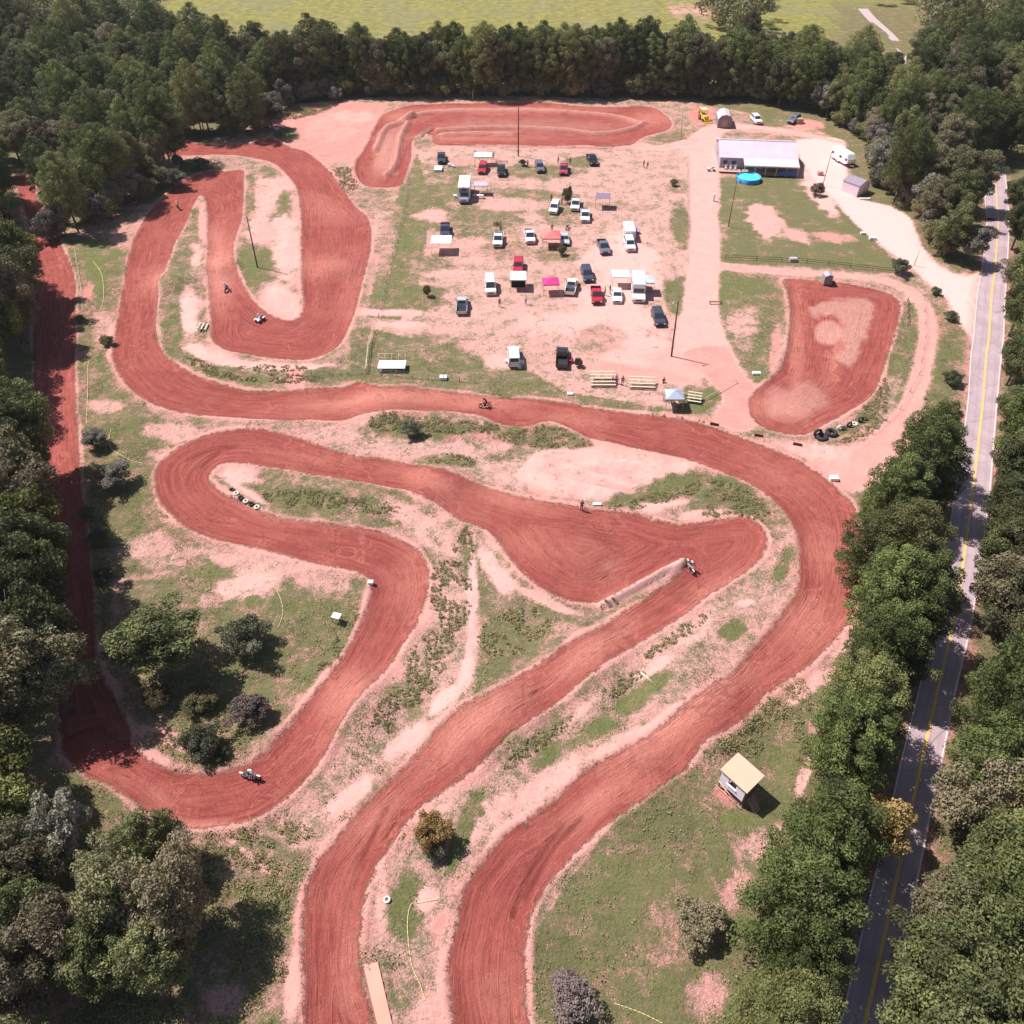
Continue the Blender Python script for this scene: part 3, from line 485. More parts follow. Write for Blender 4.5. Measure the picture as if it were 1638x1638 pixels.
def grid_part(name, sel, kind='structure'):
    q = quads[sel]; used, inv = np.unique(q, return_inverse=True); inv = inv.reshape(-1, 4)
    me = bpy.data.meshes.new(name); me.vertices.add(len(used)); me.vertices.foreach_set('co', co[used].ravel())
    me.loops.add(len(q) * 4); me.loops.foreach_set('vertex_index', inv.ravel().astype(np.int32))
    me.polygons.add(len(q)); me.polygons.foreach_set('loop_start', np.arange(0, len(q) * 4, 4, dtype=np.int32))
    me.polygons.foreach_set('use_smooth', np.ones(len(q), bool))
    me.update(); me.validate()
    for nm, A in (('track_edge', SD), ('grass', Gr), ('red', Rd), ('lush', Lu), ('dry', DryLit), ('yellow', Yl), ('pale', Pale), ('rut_shade', RutShade)):
        a = me.attributes.new(nm, 'FLOAT', 'POINT'); a.data.foreach_set('value', A[used].astype(np.float32))
    me.normals_split_custom_set_from_vertices(VN[used].tolist())
    me.materials.append(GMAT); o = link(name, me); o['kind'] = kind; return o
grid_part('ground', cls == 0); grid_part('dirt_track', cls == 1); grid_part('dirt_road', cls == 2); grid_part('dirt_path', cls == 3); grid_part('driveway', cls == 4)

# ---- paved road
def strip_mesh(name, L_, R_, z, m, parent=None, cols=14):
    vs = []; n = len(L_)
    for a, b in zip(L_, R_):
        for k in range(cols + 1): p = a.lerp(b, k / cols); vs.append((p.x, p.y, z))
    c1 = cols + 1
    fs = [(i * c1 + k, i * c1 + k + 1, (i + 1) * c1 + k + 1, (i + 1) * c1 + k) for i in range(n - 1) for k in range(cols)]
    me = bpy.data.meshes.new(name); me.from_pydata(vs, [], fs); at_ = me.attributes.new('across', 'FLOAT', 'POINT'); at_.data.foreach_set('value', [k / cols for _ in range(n) for k in range(cols + 1)]); me.materials.append(m); o = link(name, me, parent)
    return o
def asphalt():
    m = bpy.data.materials.new('worn_asphalt'); m.use_nodes = True; n = m.node_tree; N = n.nodes; L = n.links; b = N['Principled BSDF']; b.inputs['Roughness'].default_value = .9; b.inputs['Specular IOR Level'].default_value = .2
    geo = N.new('ShaderNodeNewGeometry'); a = N.new('ShaderNodeAttribute'); a.attribute_name = 'across'
    def nz(s, d=5): x = N.new('ShaderNodeTexNoise'); x.inputs['Scale'].default_value = s; x.inputs['Detail'].default_value = d; L.new(geo.outputs['Position'], x.inputs['Vector']); return x.outputs['Fac']
    def mx(f, A, B):
        x = N.new('ShaderNodeMix'); x.data_type = 'RGBA'; L.new(f, x.inputs['Factor'])
        for k, s_ in ((A, 'A'), (B, 'B')):
            if isinstance(k, tuple): x.inputs[s_].default_value = (*k, 1)
            else: L.new(k, x.inputs[s_])
        return x.outputs['Result']
    def mr(v, p, q, r, s_): x = N.new('ShaderNodeMapRange'); x.inputs[1].default_value = p; x.inputs[2].default_value = q; x.inputs[3].default_value = r; x.inputs[4].default_value = s_; L.new(v, x.inputs[0]); return x.outputs[0]
    c = mx(mr(nz(.25), .35, .65, 0, 1), (.40, .295, .315), (.50, .38, .395)); c = mx(mr(nz(9), .45, .7, 0, .35), c, (.27, .20, .22))
    wv = N.new('ShaderNodeMath'); wv.operation = 'SINE'; ml = N.new('ShaderNodeMath'); ml.operation = 'MULTIPLY'; ml.inputs[1].default_value = 25.13; L.new(a.outputs['Fac'], ml.inputs[0]); L.new(ml.outputs[0], wv.inputs[0]); c = mx(mr(wv.outputs[0], .1, 1, 0, .28), c, (.30, .225, .245))
    ab = N.new('ShaderNodeMath'); ab.operation = 'ABSOLUTE'; sb = N.new('ShaderNodeMath'); sb.operation = 'SUBTRACT'; sb.inputs[1].default_value = .5; L.new(a.outputs['Fac'], sb.inputs[0]); L.new(sb.outputs[0], ab.inputs[0]); ad = N.new('ShaderNodeMath'); ad.operation = 'ADD'; L.new(ab.outputs[0], ad.inputs[0]); L.new(mr(nz(1.6), 0, 1, -.05, .05), ad.inputs[1]); c = mx(mr(ad.outputs[0], .468, .50, 0, .85), c, (.52, .27, .22))
    vo = N.new('ShaderNodeTexVoronoi'); vo.feature = 'DISTANCE_TO_EDGE'; vo.inputs['Scale'].default_value = .22; L.new(geo.outputs['Position'], vo.inputs['Vector']); c = mx(mr(vo.outputs['Distance'], .0, .012, .5, 0), c, (.14, .11, .12)); L.new(c, b.inputs['Base Color'])
    return m
nR = 120
def resample(P, n):
    d = [0]
    for a, b in zip(P[:-1], P[1:]): d.append(d[-1] + (b - a).length)
    out = []
    for i in range(n):
        t = d[-1] * i / (n - 1); k = max(0, min(len(P) - 2, int(np.searchsorted(d, t)) - 1)); out.append(P[k].lerp(P[k + 1], (t - d[k]) / (d[k + 1] - d[k])))
    return out
RL = resample(ROADW[0], nR); RR = resample(ROADW[1], nR)
# carry the road on behind the wood
dirn = (RL[0] - RL[8]).normalized(); 
o = strip_mesh('paved_road', RL, RR, .035, asphalt()); o['kind'] = 'structure'
def marking(fr, wid, name, m):
    c = [a.lerp(b, fr) for a, b in zip(RL, RR)]; A = []; B = []
    for i, p in enumerate(c):
        d = (c[min(i + 1, nR - 1)] - c[max(i - 1, 0)]).normalized(); q = Vector((-d.y, d.x)) * wid / 2; A.append(p - q); B.append(p + q)
    o = strip_mesh(name, A, B, .042, m, cols=1); o['kind'] = 'structure'
ym = mat('yellow_road_paint', (.80, .50, .12), .7, var=.2, vs=2); wm = mat('white_road_paint', (.70, .60, .58), .7, var=.25, vs=2)
marking(.485, .13, 'yellow_road_line', ym); marking(.525, .13, 'yellow_road_line', ym); marking(.955, .13, 'white_road_line', wm); marking(.03, .12, 'white_road_line', wm)
# far stretch of road seen through the trees
FC = [(1380,14),(1394,30),(1412,46),(1430,64),(1444,84),(1454,108),(1462,135)]; FL = [G(x - 8 - .03 * i, y).xy for i, (x, y) in enumerate(FC)]; FR = [G(x + 8 + .03 * i, y).xy for i, (x, y) in enumerate(FC)]
o = strip_mesh('far_road', catmull(FL, 6, False), catmull(FR, 6, False), .035, mat('pale_far_asphalt', (.50, .38, .37), .9), cols=2); o['kind'] = 'structure'
# ------------------------------------------------------------------ foliage
def leaf_mat(name, dark, light, odd, trans=.22):
    m = bpy.data.materials.new(name); m.use_nodes = True; n = m.node_tree; N = n.nodes; L = n.links; b = N['Principled BSDF']
    b.inputs['Roughness'].default_value = .62; b.inputs['Specular IOR Level'].default_value = .25
    a = N.new('ShaderNodeAttribute'); a.attribute_name = 'tone'; oi = N.new('ShaderNodeObjectInfo')
    mx = N.new('ShaderNodeMix'); mx.data_type = 'RGBA'; mx.inputs['A'].default_value = (*dark, 1); mx.inputs['B'].default_value = (*light, 1); L.new(a.outputs['Fac'], mx.inputs['Factor'])
    m2 = N.new('ShaderNodeMix'); m2.data_type = 'RGBA'; m2.inputs['B'].default_value = (*odd, 1)
    mr = N.new('ShaderNodeMapRange'); mr.inputs[1].default_value = .45; mr.inputs[2].default_value = 1; mr.inputs[4].default_value = 1.0; L.new(oi.outputs['Random'], mr.inputs[0])
    L.new(mx.outputs['Result'], m2.inputs['A']); L.new(mr.outputs[0], m2.inputs['Factor'])
    hs = N.new('ShaderNodeHueSaturation'); mv = N.new('ShaderNodeMapRange'); mv.inputs[3].default_value = .62; mv.inputs[4].default_value = 1.55
    ml = N.new('ShaderNodeMath'); ml.operation = 'MULTIPLY'; ml.inputs[1].default_value = 7.31; fr = N.new('ShaderNodeMath'); fr.operation = 'FRACT'
    L.new(oi.outputs['Random'], ml.inputs[0]); L.new(ml.outputs[0], fr.inputs[0]); L.new(fr.outputs[0], mv.inputs[0]); L.new(mv.outputs[0], hs.inputs['Value'])
    L.new(m2.outputs['Result'], hs.inputs['Color']); L.new(hs.outputs[0], b.inputs['Base Color'])
    t = N.new('ShaderNodeBsdfTranslucent'); L.new(hs.outputs[0], t.inputs['Color']); ms = N.new('ShaderNodeMixShader'); ms.inputs[0].default_value = trans
    L.new(b.outputs[0], ms.inputs[1]); L.new(t.outputs[0], ms.inputs[2]); L.new(ms.outputs[0], N['Material Output'].inputs['Surface'])
    return m
LM_PINE = leaf_mat('pine_needles', (.060, .078, .024), (.180, .215, .066), (.190, .185, .070))
LM_BROAD = leaf_mat('broadleaf_foliage', (.068, .075, .030), (.205, .225, .085), (.225, .185, .115))
LM_YEL = leaf_mat('yellow_green_foliage', (.11, .125, .032), (.23, .24, .075), (.24, .235, .08))
LM_GREY = leaf_mat('grey_green_foliage', (.12, .115, .085), (.28, .265, .205), (.22, .19, .165))
LM_AUT = leaf_mat('turning_foliage', (.20, .16, .045), (.33, .22, .10), (.30, .19, .08))
LM_WEED = leaf_mat('weeds', (.125, .130, .048), (.30, .28, .125), (.27, .22, .12))
LM_DEAD = leaf_mat('pinkish_dry_twigs', (.20, .13, .115), (.36, .24, .22), (.3, .2, .18))
BARK = mat('bark', (.13, .095, .075), .9, var=.35, vs=8)
DBARK = mat('pale_dry_bark', (.36, .26, .24), .9, var=.3, vs=8)
def quads_from(rs, cen, outd, size, flat=.75):
    """leaf faces at points cen facing roughly outd"""
    n = len(cen); nr = outd + flat * rs.normal(size=(n, 3)); nr /= np.linalg.norm(nr, axis=1, keepdims=True) + 1e-9
    t = np.cross(nr, rs.normal(size=(n, 3))); t /= np.linalg.norm(t, axis=1, keepdims=True) + 1e-9; b = np.cross(nr, t)
    s = (size * rs.uniform(.6, 1.35, n))[:, None]; k = .55
    V = np.stack([cen - t * s, cen - b * s * k, cen + t * s, cen + b * s * k], 1) * 1.0
    return V.reshape(-1, 3)
def leaf_mesh(name, V, tone, m):
    n = len(V) // 4; me = bpy.data.meshes.new(name); me.vertices.add(n * 4); me.vertices.foreach_set('co', V.astype(np.float32).ravel())
    me.loops.add(n * 4); me.loops.foreach_set('vertex_index', np.arange(n * 4, dtype=np.int32)); me.polygons.add(n)
    me.polygons.foreach_set('loop_start', np.arange(0, n * 4, 4, dtype=np.int32)); me.update()
    a = me.attributes.new('tone', 'FLOAT', 'FACE'); a.data.foreach_set('value', tone.astype(np.float32)); me.materials.append(m); me.validate(); return me
def clumps(rs, centers, radii, per, size, up=.25, tone_j=.35):
    V = []; T = []
    for c, r in zip(centers, radii):
        n = int(per * (r / radii.mean()) ** 2); d = rs.normal(size=(n, 3)); d[:, 2] += up; d /= np.linalg.norm(d, axis=1, keepdims=True)
        rad = r * rs.uniform(.62, 1.08, n)[:, None] * np.array([1, 1, .78]); p = c + d * rad
        V.append(quads_from(rs, p, d, size)); T.append(np.clip(rs.uniform(.1, .9) + tone_j * (rs.rand(n) - .5), 0, 1))
    return np.concatenate(V), np.concatenate(T)
def crown_round(rs, r, h0, h1, nc, per, size, lump=.27, skew=.0):
    """crown: lumps spread through an uneven ellipsoid"""
    C_ = []; Rr = []; hz = (h1 - h0) / 2
    for i in range(nc):
        d = rs.normal(size=3); d /= np.linalg.norm(d); d[2] = d[2] * .9 + .12; k = rs.uniform(.62, 1.0) if rs.rand() < .8 else rs.uniform(.2, .6)
        wob = 1 + .22 * math.sin(3 * math.atan2(d[1], d[0]) + skew) + .12 * math.sin(5 * math.atan2(d[1], d[0]) + 2 * skew)
        C_.append([d[0] * r * k * .8 * wob, d[1] * r * k * .8 * wob, (h0 + h1) / 2 + d[2] * hz * k * .8]); Rr.append(r * lump * rs.uniform(.65, 1.3))
    return clumps(rs, np.array(C_), np.array(Rr), per, size)
def crown_pine(rs, r, h0, h1, nw, per, size):
    C_ = []; Rr = []
    for i in range(nw):
        f = i / (nw - 1); z = h0 + (h1 - h0) * f; rr = r * ((1 - abs(2 * (.25 + .75 * f) - 1) ** 2.6) ** .6 * .9 + .1) * rs.uniform(.75, 1.1) + .15
        nb = max(2, int(3 + 5 * rr / r)); a0 = rs.rand() * 6.28
        for k in range(nb):
            a = a0 + 6.283 * k / nb + rs.uniform(-.25, .25)
            for q in ((.95, .5) if rr > .5 * r else (.8,)):
                C_.append([math.cos(a) * rr * q, math.sin(a) * rr * q, z + rs.uniform(-.35, .35) - .25 * q]); Rr.append(r * .20 * rs.uniform(.7, 1.25) * (1.15 if q > .6 else .9))
    C_.append([0, 0, h1]); Rr.append(r * .16)
    return clumps(rs, np.array(C_), np.array(Rr), per, size, up=.5)
def trunk_mesh(rs, h, r0, crown_h0, crown_r, nl=7, m=BARK):
    b = MB(); p = Vector((0, 0, -.3)); n = 5; lean = Vector((rs.uniform(-.04, .04), rs.uniform(-.04, .04), 1))
    top = h * .86
    for i in range(n):
        q = p + Vector((lean.x * top / n + rs.uniform(-.06, .06), lean.y * top / n + rs.uniform(-.06, .06), (top + .3) / n)); b.tube(p, q, r0 * (1 - .8 * i / n), r0 * (1 - .8 * (i + 1) / n), 8, cap=(i == 0)); p = q
    for k in range(nl):
        z = crown_h0 + (top - crown_h0) * (k + .3) / nl; a = 2.4 * k + rs.rand(); L_ = crown_r * rs.uniform(.5, .8) * (1 - .4 * k / nl)
        s = Vector((lean.x * z, lean.y * z, z)); mdl = s + Vector((math.cos(a) * L_ * .5, math.sin(a) * L_ * .5, L_ * .28)); e = s + Vector((math.cos(a + .2) * L_, math.sin(a + .2) * L_, L_ * .5))
        b.tube(s, mdl, r0 * .36, r0 * .22, 6); b.tube(mdl, e, r0 * .22, r0 * .08, 6)
    return b.mesh('trunk', m)
PROTO = {}
def proto(kind, i, crown_fn, h, r0, ch0, cr, m, bark=BARK, nl=7):
    rs = np.random.RandomState(100 + 17 * i + len(kind)); V, T = crown_fn(rs)
    PROTO.setdefault(kind, []).append((leaf_mesh('crown', V, T, m), trunk_mesh(rs, h, r0, ch0, cr, nl, bark), h, cr))
# pines 17 m, broadleaves 13 m, small trees 6 m, shrubs 2.4 m
for i in range(5):
    proto('pine', i, lambda rs: crown_pine(rs, 3.9 + .4 * (i % 3), 2.5 + i * .6, 16.2, 12 + i % 3, 145, .142), 17, .22, 6, 3.6, LM_PINE, nl=12)
for i in range(5):
    proto('broad', i, lambda rs: crown_round(rs, 4.4, .6, 13.4, 92, 240, .145, .215, i * 1.3), 13, .26, 4.5, 4.0, LM_BROAD)
for i in range(2):
    proto('yellow', i, lambda rs: crown_round(rs, 3.9, 2.0, 12.5, 66, 185, .175, .24, i), 12.5, .22, 4, 3.6, LM_YEL)
for i in range(3):
    proto('grey', i, lambda rs: crown_round(rs, 3.4, 1.2, 8.6, 60, 170, .155, .23, i * 2), 8.5, .16, 2.5, 3.0, LM_GREY)
for i in range(2):
    proto('turning', i, lambda rs: crown_round(rs, 3.2, .9, 8.2, 60, 170, .155, .23, i * 2), 8, .16, 2.2, 2.8, LM_AUT)
for i in range(3):
    proto('shrub', i, lambda rs: crown_round(rs, 1.9, .0, 3.0, 52, 130, .095, .24, i * 2), 2.6, .06, .5, 1.6, LM_GREY if i == 1 else LM_WEED)
def bush_tone(m, i=0):
    rs = np.random.RandomState(300 + i); V, T = crown_round(rs, 1.9, .0, 3.0, 60, 150, .085, .22, i); return leaf_mesh('crown', V, T, m)
TREE_N = {}
def put_tree(kind, x, y, sc, label, cat, group=None, name=None, i=None, rz=None, sz=None, crown=None):
    P = PROTO[kind]; cm, tm, h, cr = P[random.randrange(len(P)) if i is None else i % len(P)]
    nm = name or {'pine': 'pine_tree', 'broad': 'broadleaf_tree', 'yellow': 'broadleaf_tree', 'grey': 'small_tree', 'turning': 'small_tree', 'shrub': 'shrub'}[kind]
    t = empty(nm, (x, y, ground_z(x, y)), random.uniform(0, 6.28) if rz is None else rz, label, cat, group); ax_ = 1.0 if crown else random.uniform(.86, 1.16); t.scale = (sc * ax_, sc / ax_, sz or sc * random.uniform(.9, 1.12))
    link('crown', crown or cm, t); link('trunk', tm, t); t['h'] = h; return t
def in_px(poly, px, py):
    r = False; n = len(poly)
    for i in range(n):
        ax, ay = poly[i]; bx, by = poly[(i + 1) % n]
        if (ay > py) != (by > py) and px < (bx - ax) * (py - ay) / (by - ay) + ax: r = not r
    return r
# woods: where the crowns stand in view (photo pixels of the crown middle), mix of kinds, spacing
WOODS = [
 ('north', [(395,118),(420,60),(560,62),(700,74),(1000,76),(1080,84),(1150,100),(1240,110),(1290,130),(1290,178),(1235,150),(1090,140),(900,138),(700,138),(560,142),(480,150),(420,165)], [('pine',.6),('broad',.4)], 4.7, 'in the dark tree row closing the far side of the track'),
 ('northwest', [(-120,-90),(230,-60),(250,10),(300,50),(420,60),(400,118),(425,160),(380,205),(240,215),(190,225),(215,262),(235,290),(180,320),(110,360),(75,330),(60,300),(40,285),(10,300),(-120,330)], [('broad',.62),('pine',.26),('grey',.08),('yellow',.04)], 6.4, 'in the wood at the upper left of the track'),
 ('west', [(-140,330),(20,320),(52,400),(55,500),(50,640),(62,760),(70,880),(80,1000),(85,1100),(-140,1100)], [('broad',.55),('pine',.22),('yellow',.23)], 4.6, 'in the wood left of the shaded dirt road'),
 ('southwest', [(-140,1100),(90,1130),(150,1200),(180,1290),(250,1330),(300,1400),(335,1450),(300,1520),(200,1540),(90,1560),(60,1640),(20,1760),(-140,1760)], [('broad',.70),('grey',.20),('turning',.03),('yellow',.07)], 5.2, 'in the thicket at the lower left corner'),
 ('northeast', [(1290,130),(1240,110),(1250,60),(1330,60),(1400,70),(1450,120),(1480,90),(1430,20),(1400,-60),(1900,-120),(1900,260),(1760,300),(1640,250),(1592,230),(1590,260),(1572,300),(1560,370),(1545,400),(1510,375),(1480,350),(1440,320),(1420,290),(1400,265),(1385,235),(1365,215),(1330,185),(1300,160)], [('broad',.68),('pine',.26),('grey',.06)], 6.8, 'in the wood behind the yard and the driveway'),
 ('roadside', [(1485,672),(1505,690),(1490,750),(1472,850),(1478,930),(1450,1010),(1430,1080),(1408,1200),(1388,1300),(1370,1400),(1345,1500),(1318,1620),(1295,1760),(1215,1760),(1245,1620),(1240,1500),(1290,1410),(1320,1270),(1362,1150),(1385,1060),(1420,960),(1392,870),(1415,800),(1450,730)], [('pine',.88),('broad',.12)], 4.7, 'in the strip between the dirt track and the paved road'),
 ('east', [(1640,300),(1760,300),(1900,260),(1900,1760),(1490,1760),(1490,1640),(1520,1540),(1545,1420),(1560,1320),(1570,1200),(1600,1090),(1610,980),(1625,860),(1640,700),(1650,560),(1650,440)], [('broad',.55),('pine',.45)], 4.9, 'in the wood right of the paved road'),
 ('far', [(1100,-40),(1225,-40),(1220,40),(1180,55),(1140,20)], [('broad',1)], 8, 'standing alone in the far meadow'),
]
KCAT = {'pine': ('pine', 'pine tree'), 'broad': ('dark leafy tree', 'tree'), 'yellow': ('yellow-green leafy tree', 'tree'), 'grey': ('small grey-green tree', 'tree'), 'turning': ('small tree with leaves turning yellow', 'tree')}
cand = []
SITE = [(200,330),(150,360),(110,385),(120,420),(220,400),(300,262),(205,240),(225,222),(400,222),(430,196),(485,166),(700,152),(1090,156),(1130,168),(1290,182),(1345,215),(1385,232),(1392,300),(1440,330),(1480,372),(1500,425),(1560,442),(1560,560),(1300,700),(600,700),(100,700)]
rs0 = np.random.RandomState(5)
def wood_candidates():
    out = []; y = 2.0
    while y < 640:
        step = 4.7 if y < 150 else (5.6 if y < 330 else 9.0); xm = 45 + .75 * y + 20; x = -xm
        while x < xm:
            jx = x + rs0.uniform(-.42, .42) * step; jy = y + rs0.uniform(-.42, .42) * step; x += step
            out.append((jx, jy, step))
        y += step * .92
    return out
n_far = []
for (x, y, st) in wood_candidates():
    for name, poly, mix, sp, where in WOODS:
        hh = {'roadside': 9.5, 'east': 9.5, 'north': 12, 'northeast': 11, 'northwest': 9.0, 'west': 8.5, 'southwest': 6.5, 'far': 7}[name]
        px, py = PXof(x, y, hh)
        if in_px(poly, px, py):
            if sp > st + .5 and rs0.rand() > (st / sp) ** 2: break
            if y < 330 and (attr_at(SD, x, y) > (-1. if name in ('west', 'southwest') else -2.6) or attr_at(SO, x, y) > (-.3 if name in ('west', 'southwest') else -2.2) or (attr_at(SR, x, y) > ((-1.5 if y < 70 else -2.6) if name == 'east' else (-1.5 if name == 'roadside' and y < 200 else -2.4)) and not (name == 'northeast' and PXof(x, y, 0.)[1] < 285))): break
            if y >= 330 and name != 'northeast' and (abs(px) > 3000): break
            bx, by = PXof(x, y, 0.0)
            if name in ('north', 'northeast', 'northwest') and in_px(SITE, bx, by): break
            if name in ('northeast',) and 1378 < bx < 1470 and 10 < by < 110: break
            if name == 'west' and bx > 10 and (610 < by < 735 or 340 < by < 450): break
            if name == 'north': break
            k = rs0.choice([m[0] for m in mix], p=[m[1] for m in mix]); cand.append((math.hypot(x, y), x, y, k, name, where)); break
cand.sort(); counts = {}
for d, x, y, k, name, where in cand:
    counts[k] = counts.get(k, 0)
    px, py = PXof(x, y, 8.0)
    if not (-75 < px < 1712 and -120 < py < 1730): continue
    if counts[k] >= 290 or y > 300: n_far.append((x, y, k)); continue
    sc = {'pine': random.uniform(.78, 1.08), 'broad': random.uniform(.7, 1.12), 'yellow': random.uniform(.75, 1.0), 'grey': random.uniform(.8, 1.15), 'turning': random.uniform(.8, 1.1)}[k]
    if name in ('west',) : sc *= 1.12
    if name == 'north': sc *= 1.12
    if name == 'southwest' and k == 'broad': sc *= .85
    if name == 'roadside': sc *= .84
    counts[k] += 1; a, cat = KCAT[k]
    put_tree(k, x, y, sc, f'{a} {where}', cat, f'{a}s {where}'[:110])
print('woods', counts, 'far', len(n_far))
# tall trees standing right along the outer edge of the shaded dirt road
for k, (ex, ey) in enumerate([(56,478),(56,510),(55,552),(66,765),(68,795),(72,840),(76,885),(80,930),(85,972),(90,1015),(96,1058),(104,1100),(122,1135)]):
    p = G(ex - 9, ey); kk = 'yellow' if k in (0, 7) else 'broad'; put_tree(kk, p.x, p.y, random.uniform(1.1, 1.3), f"{KCAT[kk][0]} in the row hanging over the shaded dirt road", 'tree', 'trees hanging over the shaded dirt road ' + kk, sz=random.uniform(1.15, 1.35))
# the tall dark row behind the top track
for rw, (yy0, off) in enumerate([(151, 0), (145, .5), (139, .2)]):
    for k in range(34):
        t_ = (k + off + random.uniform(-.25, .25)) / 33; ex = 432 + 800 * t_; ey = yy0 + 3 * math.sin(k) + (9 * max(0, .12 - t_) / .12) + 10 * max(0, t_ - .8) / .2; p = G(ex, ey); kk = 'pine' if random.random() < .68 else 'broad'
        s_ = random.uniform(.80, 1.06) * (1.0 if kk == 'pine' else 1.18); a, cat = KCAT[kk]; where = 'in the dark tree row closing the far side of the track'; put_tree(kk, p.x, p.y, s_, f'{a} {where}', cat, f'{a}s {where}')
# foliage reaching the ground along the wood edges
EDGE = [[(70,385),(105,385),(140,365),(190,345),(215,318),(250,300),(300,268)],[(205,236),(222,218),(300,214),(400,214),(428,192),(484,162)],[(1125,164),(1180,160),(1240,168),(1296,178),(1345,206),(1388,226),(1398,262),(1402,300),(1440,318),(1478,352),(1498,405),(1530,424),(1562,428)]]
for e, L_ in enumerate(EDGE):
    for a_, b_ in zip(L_[:-1], L_[1:]):
        n_ = max(1, int((G(*b_) - G(*a_)).length / 3.4))
        for k in range(n_):
            t_ = (k + random.random() * .6) / n_; p = G(a_[0] + (b_[0] - a_[0]) * t_, a_[1] + (b_[1] - a_[1]) * t_ - 3); big = random.random() < .45; w_ = ('below the wood at the upper left', 'behind the upper left bend of the track', 'along the wood edge behind the yard and driveway')[e]
            if big: put_tree('grey', p.x, p.y, random.uniform(.7, 1.1), f'small grey-green edge tree {w_}', 'tree', f'small edge trees {w_}')
            else: put_tree('shrub', p.x, p.y, random.uniform(1.2, 2.0), f'leafy bush {w_}', 'shrub', f'leafy bushes {w_}')
# low growth at the foot of the dark tree row and the wood edges
for k in range(46):
    t_ = k / 45; ex = 480 + 640 * t_; ey = 152 + 4 * math.sin(k * 1.7) + (8 if t_ < .1 else 0); p = G(ex, ey); t = put_tree('shrub', p.x, p.y, random.uniform(1.2, 2.2), 'low bush at the foot of the dark tree row', 'shrub', 'bushes at the foot of the dark tree row')
# trees filling the strip by the paved road and its far verge: (crown middle px, py, kind, scale)
for (px, py, kk, s_) in [(1432,790,'pine',.85),(1405,868,'pine',.9),(1450,880,'pine',.9),(1490,880,'broad',.8),(1425,945,'pine',.95),(1470,965,'pine',.9),(1412,1040,'pine',.8),(1380,1120,'pine',.9),(1445,1035,'broad',.9),(1500,760,'pine',.75),(1360,1190,'pine',.9),(1495,700,'pine',.6)]:
    s_ *= .9; p = GZ(px, py, 9.5 * s_); a, cat = KCAT[kk]; where = 'in the strip between the dirt track and the paved road'; put_tree(kk, p.x, p.y, s_, f'{a} {where}', cat, f'{a}s {where}')
for (px, py, s_) in [(1636,300,.7),(1640,350,.75),(1638,420,.7),(1642,480,.8),(1638,560,.75),(1636,640,.8),(1634,720,.85),(1626,800,.8),(1622,870,.85),(1616,950,.8),(1530,1520,.9),(1505,1610,.9),(1560,1450,.9)]:
    p = GZ(px, py, 8.5 * s_); put_tree('broad', p.x, p.y, s_, 'dark leafy tree in the wood right of the paved road', 'tree', 'dark leafy trees in the wood right of the paved road')
# distant woods: one mass of small crowns
VV = []; TT = []
for (x, y, k) in n_far:
    rs = np.random.RandomState(int(abs(x * 7 + y * 13)) % 99999); sc = rs.uniform(.85, 1.25); n = 13 if y < 330 else 9; C_ = []; Rr = []
    for i in range(n):
        d = rs.normal(size=3); d /= np.linalg.norm(d); C_.append([x + d[0] * 2.7 * sc, y + d[1] * 2.7 * sc, ground_z(x, y) + (8.2 + d[2] * 4.6) * sc]); Rr.append(2.0 * sc * rs.uniform(.7, 1.2))
    v, t = clumps(rs, np.array(C_), np.array(Rr), 60, .42, up=.4); VV.append(v); TT.append(t * .9)
if VV: o = link('distant_wood', leaf_mesh('distant_wood', np.concatenate(VV), np.concatenate(TT), LM_BROAD)); o['kind'] = 'stuff'; tag(o, 'far-off wood reading as one mass behind the nearer trees', 'wood')
# single trees and bushes one can point to: (px, py of crown middle, kind, radius px, label)
def single(px, py, kind, rpx, label, cat='shrub', name='shrub', i=0, hs=1.0, crown=None, group=None):
    base_r = {'shrub': 1.9, 'grey': 3.4, 'broad': 4.3, 'yellow': 3.9, 'turning': 3.2, 'pine': 4}[kind]; hz = {'shrub': 1.4, 'grey': 4.8, 'broad': 7.5, 'yellow': 7, 'turning': 4.5, 'pine': 10}[kind]
    g = G(px, py, 1.5); s = (G(px + 10, py, 1.5) - g).length / 10; sc = rpx * s / base_r * .94
    p = GZ(px, py, hz * sc * hs); return put_tree(kind, p.x, p.y, sc, label, cat, group, name, i, rz=random.uniform(0, 6), sz=sc * hs, crown=crown)
CR_DARK = bush_tone(leaf_mat('dark_bush_leaves', (.085, .095, .052), (.21, .215, .135), (.16, .16, .10)), 1)
CR_OLIVE = bush_tone(leaf_mat('olive_bush_leaves', (.10, .095, .04), (.22, .19, .08), (.2, .16, .08)), 2)
CR_GREY = bush_tone(LM_GREY, 3); CR_PURP = bush_tone(leaf_mat('purplish_bush_leaves', (.12, .09, .075), (.25, .19, .15), (.22, .17, .15)), 4)
CR_GOLD = bush_tone(LM_AUT, 5); CR_GREY2 = bush_tone(leaf_mat('brown_grey_bush_leaves', (.15, .125, .07), (.34, .275, .165), (.24, .2, .12)), 6)
single(245, 1015, 'broad', 78, 'big round dark green tree left of the grey-green bush below the hairpin', 'tree', 'broadleaf_tree', 1, .62)
single(391, 1020, 'shrub', 44, 'round grey-green bush on the grass right of the big round tree', crown=CR_DARK, hs=1.0)
single(322, 1186, 'shrub', 37, 'dark bush against the inside of the lower left bend', crown=CR_DARK, i=1)
single(352, 1206, 'shrub', 15, 'little dark bush touching the bigger bush at the lower left bend', crown=CR_DARK, i=2)
single(253, 1116, 'shrub', 28, 'small olive bush below the big round tree', crown=CR_OLIVE, i=1)
single(396, 1135, 'shrub', 40, 'thin purplish bush above the lower left bend', crown=CR_PURP, i=0, hs=.8)
